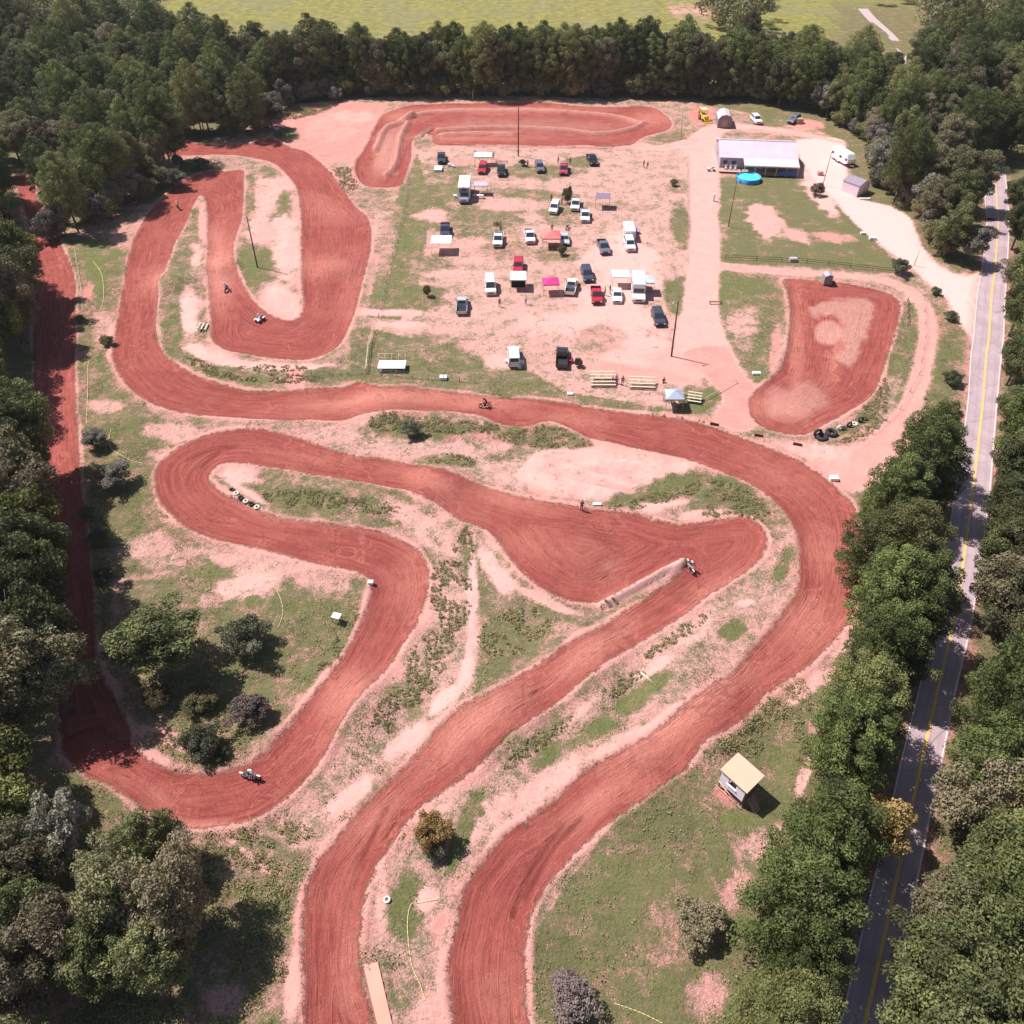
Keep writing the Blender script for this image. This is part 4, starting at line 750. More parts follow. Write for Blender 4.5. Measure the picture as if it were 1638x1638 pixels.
single(320, 1120, 'shrub', 36, 'pale olive bush left of the thin purplish bush', crown=CR_OLIVE, i=2, hs=.6)
single(690, 1333, 'shrub', 38, 'bush with yellowing top between the two lower straights', crown=CR_GOLD, hs=1.1)
single(694, 1350, 'shrub', 30, 'dark lower bush grown into the yellowing bush', crown=CR_DARK, i=2, hs=.8)
single(1118, 1476, 'shrub', 54, 'big grey-green round bush alone on the lower right grass', crown=CR_GREY2, hs=.8)
single(915, 1596, 'shrub', 50, 'thin purplish bush by the bottom edge right of the track', crown=CR_PURP, i=2, hs=.8)
single(657, 686, 'shrub', 20, 'round dark bush between the two upper straights', crown=CR_DARK, i=1)
single(1440, 426, 'shrub', 17, 'dark bush at the fence corner by the driveway', crown=CR_DARK)
single(1307, 303, 'shrub', 14, 'thin grey bush at the corner of the house lawn', crown=CR_PURP, i=1)
single(1405, 1320, 'turning', 62, 'yellow-green tree with reddish leaves beside the paved road', 'tree', 'small_tree', 0, .9)
single(1340, 1318, 'turning', 46, 'small reddish-green tree below the watch tower near the road strip', 'tree', 'small_tree', 1, .8)
single(908, 312, 'shrub', 10, 'lone young tree between the parked white vehicles', 'tree', 'young_tree', 0, 1.9, crown=CR_OLIVE)
single(836, 260, 'shrub', 7, 'little dark bush at the foot of the tall pole by the top track', crown=CR_DARK, i=0)
single(1078, 292, 'shrub', 8, 'small spiky bush beside the yard road', crown=CR_OLIVE, i=2)
single(683, 465, 'shrub', 8, 'lone young tree at the left edge of the parking field', 'tree', 'young_tree', 1, 1.8, crown=CR_OLIVE)
single(898, 400, 'shrub', 9, 'young tree in the middle of the parking field', 'tree', 'young_tree', 1, 1.3, crown=CR_OLIVE)
single(925, 580, 'shrub', 9, 'low leafy plant right of the black pickup by the bleachers', 'plant', 'young_tree', 1, 1.2, crown=CR_OLIVE)
single(446, 214, 'shrub', 8, 'little bush on the grassy island at the top left of the track', crown=CR_DARK, i=2)
single(430, 178, 'grey', 26, 'grey-green bush at the wood edge above the top left bend', crown=None, cat='tree', name='small_tree', hs=.7)
single(180, 760, 'grey', 34, 'dark thin tree on the verge left of the hairpin', 'tree', 'small_tree', 1, .55)
single(150, 700, 'grey', 26, 'brownish thin tree on the verge above the dark thin tree', 'tree', 'small_tree', 2, .55, crown=None)
for px, py, rp, lb in ((158, 860, 22, 'leafy bush on the left verge beside the dark part of the dirt road'), (165, 920, 20, 'leafy bush on the left verge above the big round tree'), (140, 820, 16, 'small leafy bush on the left verge below the thin trees'), (128, 510, 10, 'small dark bush on the left verge beside the sunlit dirt road'), (170, 545, 14, 'small bush by the outside of the left bend'), (1480, 690, 30, 'roadside bush at the top of the pine strip'), (1522, 505, 13, 'upper round bush on the verge of the paved road'), (1525, 605, 18, 'middle bush on the verge of the paved road'), (1520, 650, 20, 'lower bush on the verge of the paved road'), (1497, 465, 10, 'small bush just below the driveway mouth'),
                       (275, 285, 24, 'bush below the wood at the top of the left loop'), (320, 262, 16, 'low bush left of the top junction of the track'), (225, 300, 30, 'dark bush at the wood edge beside the left loop'), (95, 365, 22, 'dark bush where the dirt road leaves the trees')):
    single(px, py, 'shrub', rp, lb, crown=random.choice([CR_DARK, CR_OLIVE]), i=random.randrange(3), hs=.8)
# dry shrub with bare pinkish twigs
def dry_shrub(px, py, rr, label):
    p = GZ(px, py, 1.8); t = empty('dry_shrub', p, 0, label, 'shrub'); b = MB(); rs = random.Random(3); tips = []
    def br(a, d, L_, r, k):
        e = a + d * L_; b.tube(a, e, r, r * .6, 5, cap=False)
        if k == 0: tips.append(e); return
        for _ in range(3): q = (d + Vector((rs.uniform(-.6, .6), rs.uniform(-.6, .6), rs.uniform(-.1, .4)))).normalized(); br(e, q, L_ * rs.uniform(.6, .85), r * .6, k - 1)
    for i in range(9): a = i * .7; br(Vector((rs.uniform(-1.2, 1.2) * rr * .4, rs.uniform(-1, 1) * rr * .3, 0)), Vector((math.cos(a) * .5, math.sin(a) * .5, 1)).normalized(), rr * .42, .05, 3)
    b.build('twigs', DBARK, t); rs2 = np.random.RandomState(4); tp = np.array([list(v) for v in tips]); tp = np.repeat(tp, 9, 0) + rs2.normal(size=(len(tp) * 9, 3)) * .22
    link('crown', leaf_mesh('crown', quads_from(rs2, tp, np.tile([0, 0, 1.0], (len(tp), 1)), .07), rs2.rand(len(tp)), LM_DEAD), t)
dry_shrub(115, 1590, 3.2, 'dry shrub with bare pinkish twigs at the lower left corner')
# undergrowth and weeds: uncountable ground cover
rs = np.random.RandomState(77); N_ = 150000
yy = 12 + 165 * rs.rand(N_) ** 1.25; xx = (rs.rand(N_) * 2 - 1) * (40 + .62 * yy)
iy = np.clip(np.searchsorted(ys, yy), 0, len(ys) - 1); hy = np.minimum(45 + .5 * yy, 190); iu = np.clip(np.searchsorted(us, xx / hy), 0, len(us) - 1); ii = iy * shp[1] + iu
patch = vnoise(xx, yy, 2.4, 41) * .6 + vnoise(xx, yy, .9, 42) * .4
dens = Gr[ii]; lushv = Lu[ii]
px_, py_ = PXof(xx, yy, 0 * xx)
lawn = np.zeros(N_, bool)
for poly in ([(1145,285),(1285,280),(1440,425),(1430,437),(1160,420),(1140,395)], [(380,390),(450,390),(440,460),(385,460)]): lawn |= inside([Vector(p) for p in poly], px_, py_)
grassy = inside([Vector(p) for p in [(960,1340),(1130,1220),(1240,1150),(1330,1060),(1270,1330),(1200,1460),(1190,1760),(850,1760),(850,1500)]], px_, py_)
keep = (SD[ii] < -.35) & (SO[ii] < -.3) & (SR[ii] < -.5) & (patch < .12 + .52 * dens) & (dens > .12) & ~lawn & ~((lushv > .6) & (rs.rand(N_) < .8)) & ~(grassy & (rs.rand(N_) < .75))
xx, yy, ii = xx[keep], yy[keep], ii[keep]; zz = Z[ii]
V = []; T = []; 
for k in range(5):
    off = rs.normal(size=(len(xx), 3)) * np.array([.22, .22, .07]); hgt = rs.gamma(2.0, .07, len(xx))
    c = np.stack([xx, yy, zz + .04 + hgt * .7], 1) + off * [1, 1, 1]; d = rs.normal(size=(len(xx), 3)) * .6; d[:, 2] = 1
    V.append(quads_from(rs, c, d, .095 if k < 3 else .06, .6)); T.append(np.clip(vnoise(xx, yy, 3, 43) + .3 * (rs.rand(len(xx)) - .5), 0, 1))
o = link('weeds', leaf_mesh('weeds', np.concatenate(V), np.concatenate(T), LM_WEED)); o['kind'] = 'stuff'; tag(o, 'low tufts of weeds over the rough grass', 'weeds')
# thick brush where the photo shows taller growth
BR = [(700,683,110,13,2,.5),(620,678,30,12,0,.5),(860,697,95,17,5,.5),(720,738,40,10,0,.4),(400,792,0,0,0,0),(500,800,85,14,4,.35),(590,812,50,12,4,.35),(1040,800,70,9,-14,.4),(1150,800,60,30,10,.4),(1205,820,36,22,25,.4),(1235,1130,75,26,-32,.8),(1150,1190,70,16,-34,.6),(1190,1200,40,14,0,.5),(900,965,0,0,0,0),(985,960,30,6,-28,.35),(440,606,90,7,2,.35),(330,590,40,8,22,.35),(390,1440,70,90,0,.6),(430,1330,70,22,0,.5),(300,1380,60,50,0,.8),(420,1560,40,80,0,.7),(250,1620,90,30,0,.6),(720,950,34,60,0,.35),(690,1060,34,60,25,.35),(640,1130,60,24,-45,.35),(820,1010,60,36,-20,.3),(860,1190,70,12,-38,.4),(980,1110,60,10,-34,.35),(1080,1020,70,10,-34,.35),(740,880,16,40,0,.35),(545,1030,14,60,35,.5),(300,835,40,8,25,.5),(265,815,10,14,0,.5),(440,590,60,6,0,.25),(1385,690,46,7,-25,.4),(150,840,22,100,0,.7),(165,960,16,60,0,.6),(300,275,60,14,-10,.6),(250,300,40,22,-20,.7),(1220,690,0,0,0,0),(550,290,24,26,50,.35),(880,652,110,5,9,.3),(1070,672,70,6,8,.3),(1400,640,22,40,10,.3),(480,180,50,8,-10,.6),(1480,560,8,80,0,.4),(330,240,60,8,0,.5),(1090,640,30,9,0,.3),(760,655,0,0,0,0),(320,1160,40,50,0,.5),(270,1190,40,16,20,.4),(1290,1180,20,60,0,.4),(640,1330,10,14,0,.3)]
V = []; T = []
for cx, cy, rx, ry, rot, hh in BR:
    if rx == 0: continue
    g = G(cx, cy); sx = (G(cx + 10, cy) - g).length / 10; sy = (G(cx, cy - 10) - g).length / 10; area = math.pi * rx * sx * ry * sy; n = int(min(3200, area * 7.5))
    rr = np.sqrt(rs.rand(n)); aa = rs.rand(n) * 6.283; u = rr * np.cos(aa) * rx; v = rr * np.sin(aa) * ry; ca, sa = math.cos(R(rot)), math.sin(R(rot))
    for k in range(n):
        p = G(cx + u[k] * ca - v[k] * sa, cy + u[k] * sa + v[k] * ca)
        if attr_at(SD, p.x, p.y) > -.5 or attr_at(SO, p.x, p.y) > -.4 or attr_at(SR, p.x, p.y) > -1: continue
        if vnoise(np.array([p.x]), np.array([p.y]), 1.1, 51)[0] < .36: continue
        r_ = hh * rs.uniform(.3, .95); m_ = 20; d = rs.normal(size=(m_, 3)); d[:, 2] = abs(d[:, 2]) + .2; d /= np.linalg.norm(d, axis=1, keepdims=True)
        c = np.array([p.x, p.y, ground_z(p.x, p.y) + .05]) + d * [r_, r_, r_ * .9] * rs.uniform(.6, 1, m_)[:, None]
        V.append(quads_from(rs, c, d, .085)); T.append(np.full(m_, rs.uniform(.15, 1)))
o = link('undergrowth', leaf_mesh('undergrowth', np.concatenate(V), np.concatenate(T), LM_WEED)); o['kind'] = 'stuff'; tag(o, 'tangled brush along the banks and between the track strands', 'undergrowth')
# ------------------------------------------------------------------ materials of made things
WHITE = mat('white_paint', (.80, .79, .78), .38, spec=.5, var=.04, coat=.3); OFFW = mat('cream_panel', (.76, .70, .60), .6, var=.06)
GLASS = mat('dark_glass', (.045, .05, .065), .12, spec=.7, var=.1); RUBB = mat('tyre_rubber', (.035, .033, .035), .85)
CHROME = mat('rim_metal', (.42, .42, .44), .35, metal=.7); BLACKP = mat('black_trim', (.03, .03, .033), .5); LAMP = mat('lamp_glass', (.75, .75, .72), .2)
TAIL = mat('red_lamp', (.45, .02, .02), .3); WOOD = mat('weathered_wood', (.42, .30, .22), .85, var=.25, vs=5); PALEW = mat('pale_planks', (.62, .52, .38), .8, var=.15, vs=4)
DWOOD = mat('dark_pole_wood', (.085, .06, .055), .9, var=.3); METAL = mat('galvanised', (.45, .43, .46), .45, metal=.4); GREYM = mat('dull_metal_roof', (.42, .38, .42), .55, var=.1)
LAVR = mat('lavender_metal_roof', (.62, .51, .57), .6, var=.2, vs=.35); SKIN = mat('skin', (.50, .30, .22), .6); BLUE = mat('blue_tarp', (.05, .12, .42), .5, var=.2)
PLAST = mat('blue_pool_wall', (.05, .30, .62), .4); DARK = mat('dark_interior', (.03, .026, .028), .9)
PAINT = {'white': (.80, .79, .78), 'black': (.028, .027, .034), 'dark blue': (.055, .06, .11), 'slate': (.15, .15, .20), 'silver': (.50, .50, .54), 'red': (.52, .02, .045), 'maroon': (.42, .055, .10), 'grey': (.22, .22, .28), 'dark': (.06, .055, .075)}
def paint(c): return mat('paint_' + c.replace(' ', '_'), PAINT[c], .35 if c != 'white' else .4, spec=.5, var=.04, coat=.4)
def wheels(t, W, ys_, r=.38, wd=.25):
    for y in ys_:
        for s in (-1, 1):
            wmb = MB(); x = s * (W / 2 - wd / 2 - .02); wmb.tube((x - wd / 2, y, r), (x + wd / 2, y, r), r, r, 18)
            o = wmb.build('wheel', RUBB, t, .03); h_ = MB(); h_.tube((x + s * (wd / 2 - .03), y, r), (x + s * (wd / 2 + .012), y, r), r * .58, r * .5, 12); h_.build('rim', CHROME, o)
def panel(name, pts, m, t, th=.02):
    """thin slab standing just proud of a body face; pts counter-clockwise seen from outside"""
    P = [Vector(p) for p in pts]; n = (P[1] - P[0]).cross(P[2] - P[0]).normalized(); b = MB(); k = len(P)
    b.add([p - n * .01 for p in P] + [p + n * th for p in P], [tuple(reversed(range(k))), tuple(range(k, 2 * k))] + [(i, (i + 1) % k, k + (i + 1) % k, k + i) for i in range(k)])
    return b.build(name, m, t)
def frustum(b, y0, y1, yt0, yt1, w0, w1, z0, z1, mi=0):
    """cab: base y0..y1 width w0 at z0, roof yt0..yt1 width w1 at z1"""
    a = w0 / 2; c = w1 / 2
    vs = [(-a, y0, z0), (a, y0, z0), (a, y1, z0), (-a, y1, z0), (-c, yt0, z1), (c, yt0, z1), (c, yt1, z1), (-c, yt1, z1)]
    b.add(vs, [(0, 3, 2, 1), (4, 5, 6, 7), (0, 1, 5, 4), (1, 2, 6, 5), (2, 3, 7, 6), (3, 0, 4, 7)], mi); return vs
def lerp3(a, b, t): return Vector(a).lerp(Vector(b), t)
def face_win(q, u0, u1, v0, v1):
    """q: bottom-left, bottom-right, top-right, top-left (seen from outside)"""
    f = lambda u, v: lerp3(lerp3(q[0], q[1], u), lerp3(q[3], q[2], u), v)
    return [f(u0, v0), f(u1, v0), f(u1, v1), f(u0, v1)]
def vehicle(kind, color, px, py, head, label, cat, group='vehicles parked on the pit field', name=None, extra=None, col2=None):
    """front is local +y; head in degrees, 0 = nose towards the viewer's side of the field"""
    hz = {'pickup': .85, 'suv': .85, 'sedan': .7, 'van': 1.0, 'bigvan': 1.3}[kind]
    p = GZ(px, py, hz); t = empty(name or {'pickup': 'pickup_truck', 'suv': 'parked_car', 'sedan': 'parked_car', 'van': 'parked_van', 'bigvan': 'camper_van'}[kind], p, math.pi + R(head), label, cat, group)
    m = paint(color)
    if kind == 'pickup': L, W, z0, zb, zr, bk, fr, rb, rf = 5.5, 1.95, .38, 1.08, 1.85, -.45, 1.55, -.25, .85
    elif kind == 'suv': L, W, z0, zb, zr, bk, fr, rb, rf = 4.8, 1.9, .34, 1.08, 1.78, -2.3, 1.15, -2.05, .45
    elif kind == 'sedan': L, W, z0, zb, zr, bk, fr, rb, rf = 4.7, 1.8, .28, .95, 1.45, -1.7, 1.15, -1.1, .35
    elif kind == 'van': L, W, z0, zb, zr, bk, fr, rb, rf = 5.3, 2.0, .35, 1.15, 2.1, -2.6, 1.75, -2.52, .95
    else: L, W, z0, zb, zr, bk, fr, rb, rf = 7.4, 2.35, .42, 1.25, 2.95, -3.65, 2.2, -3.6, 1.9
    h = L / 2; b = MB()
    if kind == 'pickup':
        prof = [(-h, z0 + .1), (h, z0), (h, .85), (h - .12, .98), (fr, zb), (bk, zb), (bk, .62), (-h + .08, .62), (-h + .08, zb - .02), (-h, zb - .02)]
        b.prism(prof, -W / 2, W / 2)
        body = b.build('body', m, t, .05)
        for s in (-1, 1): sb = MB(); sb.box((s * (W / 2 - .05), (bk - h) / 2, .85), (.1, h + bk - .05, .46)); sb.build('bed_side', m, t, .02)
        lb = MB(); lb.box((0, (bk - h) / 2 + .03, .64), (W - .24, h + bk - .2, .04)); lb.build('bed_liner', BLACKP, t)
    else:
        prof = [(-h, z0 + .08), (h, z0), (h, zb - .25), (h - .15, zb - .12), (fr, zb), (-h + .06, zb)]
        if kind == 'sedan': prof = [(-h, z0 + .08), (h, z0), (h, .62), (h - .2, .74), (fr, zb), (bk, zb), (-h + .1, zb - .05), (-h, .7)]
        b.prism(prof, -W / 2, W / 2); b.build('body', m, t, .07)
    cb = MB(); w1 = W - (.34 if kind != 'bigvan' else .14); v = frustum(cb, bk, fr, rb, rf, W - .06, w1, zb - .02, zr); cb.build('cab', paint(col2) if col2 else m, t, .06)
    F_ = [v[2], v[3], v[7], v[6]]; B_ = [v[0], v[1], v[5], v[4]]; Rr = [v[1], v[2], v[6], v[5]]; Lf = [v[3], v[0], v[4], v[7]]
    top = .9
    panel('windshield', face_win(F_, .07, .93, .10 if kind != 'bigvan' else .1, top if kind != 'bigvan' else .55), GLASS, t)
    if kind != 'bigvan' : panel('rear_window', face_win(B_, .12, .88, .25, .86), GLASS, t)
    ends = {'pickup': [(.08, .48), (.53, .88)], 'suv': [(.06, .36), (.40, .66), (.70, .9)], 'sedan': [(.12, .47), (.52, .84)], 'van': [(.1, .35), (.4, .68), (.74, .92)], 'bigvan': [(.2, .34), (.5, .66), (.86, .97)]}[kind]
    for u0, u1 in ends:
        panel('side_window', face_win(Rr, u0, u1, .22 if kind != 'bigvan' else .35, .85 if kind != 'bigvan' else .62), GLASS, t)
        panel('side_window', face_win(Lf, 1 - u1, 1 - u0, .22 if kind != 'bigvan' else .35, .85 if kind != 'bigvan' else .62), GLASS, t)
    for s in (-1, 1):
        q = MB(); q.box((s * (W / 2 - .25), h + .01, z0 + .38), (.34, .05, .16)); q.build('headlight', LAMP, t)
        q = MB(); q.box((s * (W / 2 - .12), -h - .01, zb - .28), (.14, .04, .26)); q.build('tail_light', TAIL, t)
        q = MB(); q.box((s * (W / 2 + .08), fr - .35, zb + .08), (.18, .1, .14)); q.build('wing_mirror', BLACKP, t)
    q = MB(); q.box((0, h + .015, z0 + .32), (W * .5, .05, .2)); q.build('grille', BLACKP, t)
    q = MB(); q.box((0, h + .03, z0 + .06), (W - .08, .14, .16)); q.build('bumper', BLACKP if color != 'white' else CHROME, t, .02)
    wheels(t, W, (-h + .95, h - .95), .38 if kind != 'sedan' else .33)
    if extra: extra(t)
    return t
def canopy(px, py, w_, d_, hgt, col, label, rz=0.0, cat='canopy tent', slope=.5, group='pop-up canopies on the pit field', flat=False):
    m = mat('fabric_' + col[0], col[1], .75, var=.05); p = GZ(px, py, hgt); t = empty('canopy_tent', p, rz, label, cat, group)
    b = MB(); x = w_ / 2; y = d_ / 2
    if flat: b.box((0, 0, hgt), (w_, d_, .05))
    else:
        tp = (0, 0, hgt + slope); c = [(-x, -y, hgt - .05), (x, -y, hgt - .05), (x, y, hgt - .05), (-x, y, hgt - .05)]; lo = [(a, b_, z - .22) for a, b_, z in c]
        b.add(c + [tp] + lo, [(0, 1, 4), (1, 2, 4), (2, 3, 4), (3, 0, 4)] + [(5 + i, 5 + (i + 1) % 4, (i + 1) % 4, i) for i in range(4)])
    b.build('canopy', m, t)
    for sx in (-1, 1):
        for sy in (-1, 1): q = MB(); q.tube((sx * (x - .08), sy * (y - .08), -.05), (sx * (x - .08), sy * (y - .08), hgt), .035, .035, 6); q.build('leg', METAL, t)
    fr = MB()
    for a, c_ in (((-x, -y), (x, -y)), ((x, -y), (x, y)), ((x, y), (-x, y)), ((-x, y), (-x, -y))): fr.tube((a[0] * .96, a[1] * .96, hgt - .12), (c_[0] * .96, c_[1] * .96, hgt - .12), .025, .025, 5)
    fr.build('frame', METAL, t); return t
CW = ('white', (.82, .80, .80)); CM = ('magenta', (.70, .04, .22)); CP_ = ('pale_red', (.78, .20, .20)); CPU = ('purple_grey', (.24, .17, .27)); CBG = ('blue_grey', (.40, .44, .54))
VEH = [
 ('pickup','dark',706,251,4,'dark pickup at the far left corner of the pit field with gear in its bed',0),
 ('suv','red',772,268,-5,'bright red car in front of the white canopy in the far row',0),
 ('pickup','black',802,271,2,'small black pickup right of the bright red car',0),
 ('suv','slate',863,266,6,'slate grey car just right of the tall dark pole',0),
 ('pickup','maroon',902,269,-6,'maroon pickup in the far row right of the slate grey car',0),
 ('pickup','black',947,254,8,'black pickup farthest right in the far row with a bike in its bed',0),
 ('suv','white',887,331,-12,'white long-roofed car left of the lone young tree',0),
 ('pickup','white',921,325,-8,'white pickup behind the young tree with silver hood',0),
 ('pickup','white',936,343,-4,'white pickup nearest the purple canopy with an open door',0),
 ('pickup','dark blue',712,366,3,'dark blue pickup behind the big white canopy on the left',0),
 ('pickup','white',797,381,-3,'white pickup with open doors in the middle row',0),
 ('pickup','white',847,376,4,'white pickup with dark bed left of the pale red canopy',0),
 ('sedan','silver',903,381,2,'silver sedan beside the pale red canopy',0),
 ('pickup','slate',965,393,5,'slate grey pickup with black tailgate in the middle row',0),
 ('suv','white',1007,389,2,'white car hitched in front of the white box trailer',0),
 ('van','white',784,455,4,'white van left of the white canopy with the red car',0),
 ('suv','red',829,424,-3,'red car half under the white canopy',0),
 ('pickup','white',914,457,-10,'white pickup facing away with grey gear in its bed',180),
 ('suv','dark blue',939,437,5,'dark blue car above the bright red pickup',0),
 ('pickup','red',954,470,-1,'bright red pickup with white stripes and dark windshield',0),
 ('sedan','white',987,471,-4,'white sedan in front of the square white canopy',0),
 ('bigvan','white',1021,460,-4,'long white camper van at the right end of the near row',0),
 ('suv','dark',1053,506,3,'dark grey car alone beside the light pole',0),
 ('pickup','silver',739,487,1,'silver pickup with dark bed alone at the front left of the pit field',180),
 ('van','white',822,568,2,'white van with its rear open and gear around it',180),
 ('pickup','black',899,570,-4,'black pickup facing away beside the low leafy plant',180),
 ('suv','white',1210,190,6,'white car parked behind the house near the storage shed',0),
 ('suv','slate',1270,190,-40,'slate grey car in the shade at the wood edge behind the house',0),
]
for kind, col, px, py, hd, lb, flip in VEH:
    cat = {'pickup': 'pickup truck', 'suv': 'car', 'sedan': 'car', 'van': 'van', 'bigvan': 'camper van'}[kind]
    grp = None if py < 200 else 'vehicles parked on the pit field'
    vehicle(kind, col, px, py, hd + flip, lb, cat, grp)
# gear in and around vehicles
def crate(px, py, d, m, label, name='storage_box', cat='box', h=0., rz=0.):
    p = GZ(px, py, d[2] / 2 + h); p.z += h; t = empty(name, p, rz, label, cat); b = MB(); b.box((0, 0, d[2] * .45), (d[0], d[1], d[2] * .9)); b.build('body', m, t, .03); l_ = MB(); l_.box((0, 0, d[2] * .95), (d[0] + .04, d[1] + .04, d[2] * .12)); l_.build('lid', m, t, .015); return t
crate(701, 270, (1.9, 2.6, .5), WHITE, 'white flat box trailer bed behind the dark pickup at the far left', 'cargo_box')
crate(719, 264, (.8, .6, .6), WHITE, 'small white cooler right of the dark pickup at the far left', 'cooler', 'cooler'); crate(725, 266, (.7, .5, .5), WHITE, 'second white cooler beside the small white cooler', 'cooler', 'cooler')
crate(728, 314, (.7, .6, .6), WHITE, 'white cooler left of the motorhome hood', 'cooler', 'cooler')
crate(811, 578, (.6, .6, .5), WHITE, 'white bucket box at the left rear corner of the open van', 'storage_box'); crate(834, 580, (.9, .7, .5), WHITE, 'white cooler right of the open van', 'cooler', 'cooler'); crate(831, 587, (.6, .5, .4), WHITE, 'small white box near the open van', 'storage_box')
crate(911, 577, (.8, .9, .6), mat('red_gear', (.5, .03, .08), .5), 'red gear box beside the black pickup', 'gear_box'); crate(709, 604, (1.1, .9, .5), WHITE, 'small white platform on the grass above the straight', 'platform', 'platform')
crate(1210, 597, (1.3, .6, .35), WHITE, 'white box on the grass point beside the small practice track', 'storage_box'); crate(1334, 765, (1.1, .8, .5), WHITE, 'white box at the outside of the big right bend', 'storage_box')
crate(955, 807, (1.1, .4, .3), WHITE, 'white log box beside the track left of the weedy island', 'storage_box'); crate(443, 206, (.9, .6, .5), WHITE, 'white box on the grassy island at the top left', 'storage_box'); crate(912, 630, (.9, .6, .3), WHITE, 'white box in the weeds below the bleachers', 'storage_box'); crate(1269, 415, (1.4, .9, .6), mat('lav_box', (.6, .5, .6), .6), 'pale lavender box on the bank below the house lawn', 'storage_box')
crate(593, 932, (.6, .5, .4), WHITE, 'tiny white marker block at the inner corner of the hairpin', 'marker_block', 'marker')
crate(1160, 416, (.0001 + 1, .5, .3), PALEW, 'pale plank box by the corner of the pit road', 'storage_box') if False else None
def flat_stand(px, py, w_, d_, h_, label, m=WHITE, name='flag_stand', rz=0):
    p = GZ(px, py, h_); t = empty(name, p, rz, label, 'flag stand'); b = MB(); b.box((0, 0, h_), (w_, d_, .06)); b.build('top', m, t)
    for sx in (-1, 1):
        for sy in (-1, 1): q = MB(); q.box((sx * (w_ / 2 - .06), sy * (d_ / 2 - .06), h_ / 2), (.07, .07, h_)); q.build('leg', WOOD, t)
flat_stand(538, 985, 1.0, .8, 1.0, 'small white topped stand on the grass inside the hairpin', rz=-.3)
# canopies
canopy(773, 247, 4.2, 3.0, 2.3, CW, 'white canopy behind the bright red car'); canopy(706, 383, 4.0, 3.6, 2.4, CW, 'big white flat canopy in front of the dark blue pickup', flat=True)
canopy(882, 375, 3.6, 3.6, 2.3, CP_, 'pale red pointed canopy beside the silver sedan', slope=.9); canopy(965, 313, 3.2, 2.8, 2.5, CPU, 'dark purple canopy standing alone on the right', rz=-.1, flat=True)
canopy(829, 440, 3.0, 3.4, 2.4, CW, 'white canopy over the red car'); canopy(881, 449, 3.0, 2.8, 2.3, CM, 'magenta canopy left of the white pickup', rz=.06)
canopy(993, 437, 3.2, 2.8, 2.4, CW, 'square white canopy behind the white sedan'); canopy(1033, 446, 3.0, 2.8, 2.6, ('pale_blue', (.55, .62, .74)), 'pale blue canopy against the camper van')
canopy(1079, 630, 2.7, 2.7, 2.3, CBG, 'blue-grey pointed canopy near the small bleacher by the track', slope=.7, group=None)
canopy(769, 294, 3.0, 2.2, 2.2, ('lilac_print', (.50, .42, .58)), 'lilac patterned canopy beside the motorhome', flat=True)
b = MB(); t = empty('canopy_shade', GZ(829, 460, 0), 0, 'black sheet standing for the shade under the white canopy over the red car', 'canopy wall'); b.box((0, 0, 1.0), (2.6, .05, 1.9)); b.build('panel', mat('black_shade_sheet', (.02, .018, .022), .9), t)  # upright black sheet put in for the shade below the canopy
# folding tables
def table(px, py, w_, d_, m, label, rz=0):
    p = GZ(px, py, .74); t = empty('folding_table', p, rz, label, 'table'); b = MB(); b.box((0, 0, .74), (w_, d_, .05)); b.build('tabletop', m, t)
    for sx in (-1, 1):
        for sy in (-1, 1): q = MB(); q.tube((sx * (w_ / 2 - .1), sy * (d_ / 2 - .08), 0), (sx * (w_ / 2 - .1), sy * (d_ / 2 - .08), .73), .02, .02, 5); q.build('leg', METAL, t)
table(765, 312, 2.4, .7, WHITE, 'long white table right of the motorhome')
# motorhome and trailers
def box_trailer(px, py, L, W, Hh, rz, label, name='camper_trailer', m=WHITE, cat='camper trailer', nose=0.0, front=None, vents=2, hz=None):
    p = GZ(px, py, (hz or Hh)); t = empty(name, p, math.pi + rz, label, cat); h = L / 2; b = MB()
    b.prism([(-h, .5), (h - nose, .5), (h, .9), (h, Hh * .62), (h - nose * .6, Hh), (-h, Hh)], -W / 2, W / 2); b.build('body', m, t, .08)
    q = MB(); q.box((0, -.1, Hh + .03), (W - .1, L - nose - .3, .05)); q.build('roof', WHITE, t)
    for k in range(vents): q = MB(); q.box((.2, -h * .4 + k * h * .7, Hh + .12), (.4, .4, .14)); q.build('roof_vent', OFFW, t, .02)
    for s in (-1, 1):
        for yy_ in (-.45, .1, .5): q = MB(); q.box((s * (W / 2 + .01), yy_ * L * .8, Hh * .62), (.04, .8, .5)); q.build('side_window', GLASS, t)
    q = MB(); q.box((W / 2 + .01, -L * .02, Hh * .45), (.04, .65, 1.7)); q.build('door', OFFW, t)
    wheels(t, W + .02, (-.9, -.05) if L > 5 else (-.2,), .36, .22)
    if front: front(t, h)
    else: q = MB(); q.tube((-.5, h, .55), (0, h + 1.1, .5), .05); q.tube((.5, h, .55), (0, h + 1.1, .5), .05); q.build('hitch', METAL, t)
    return t
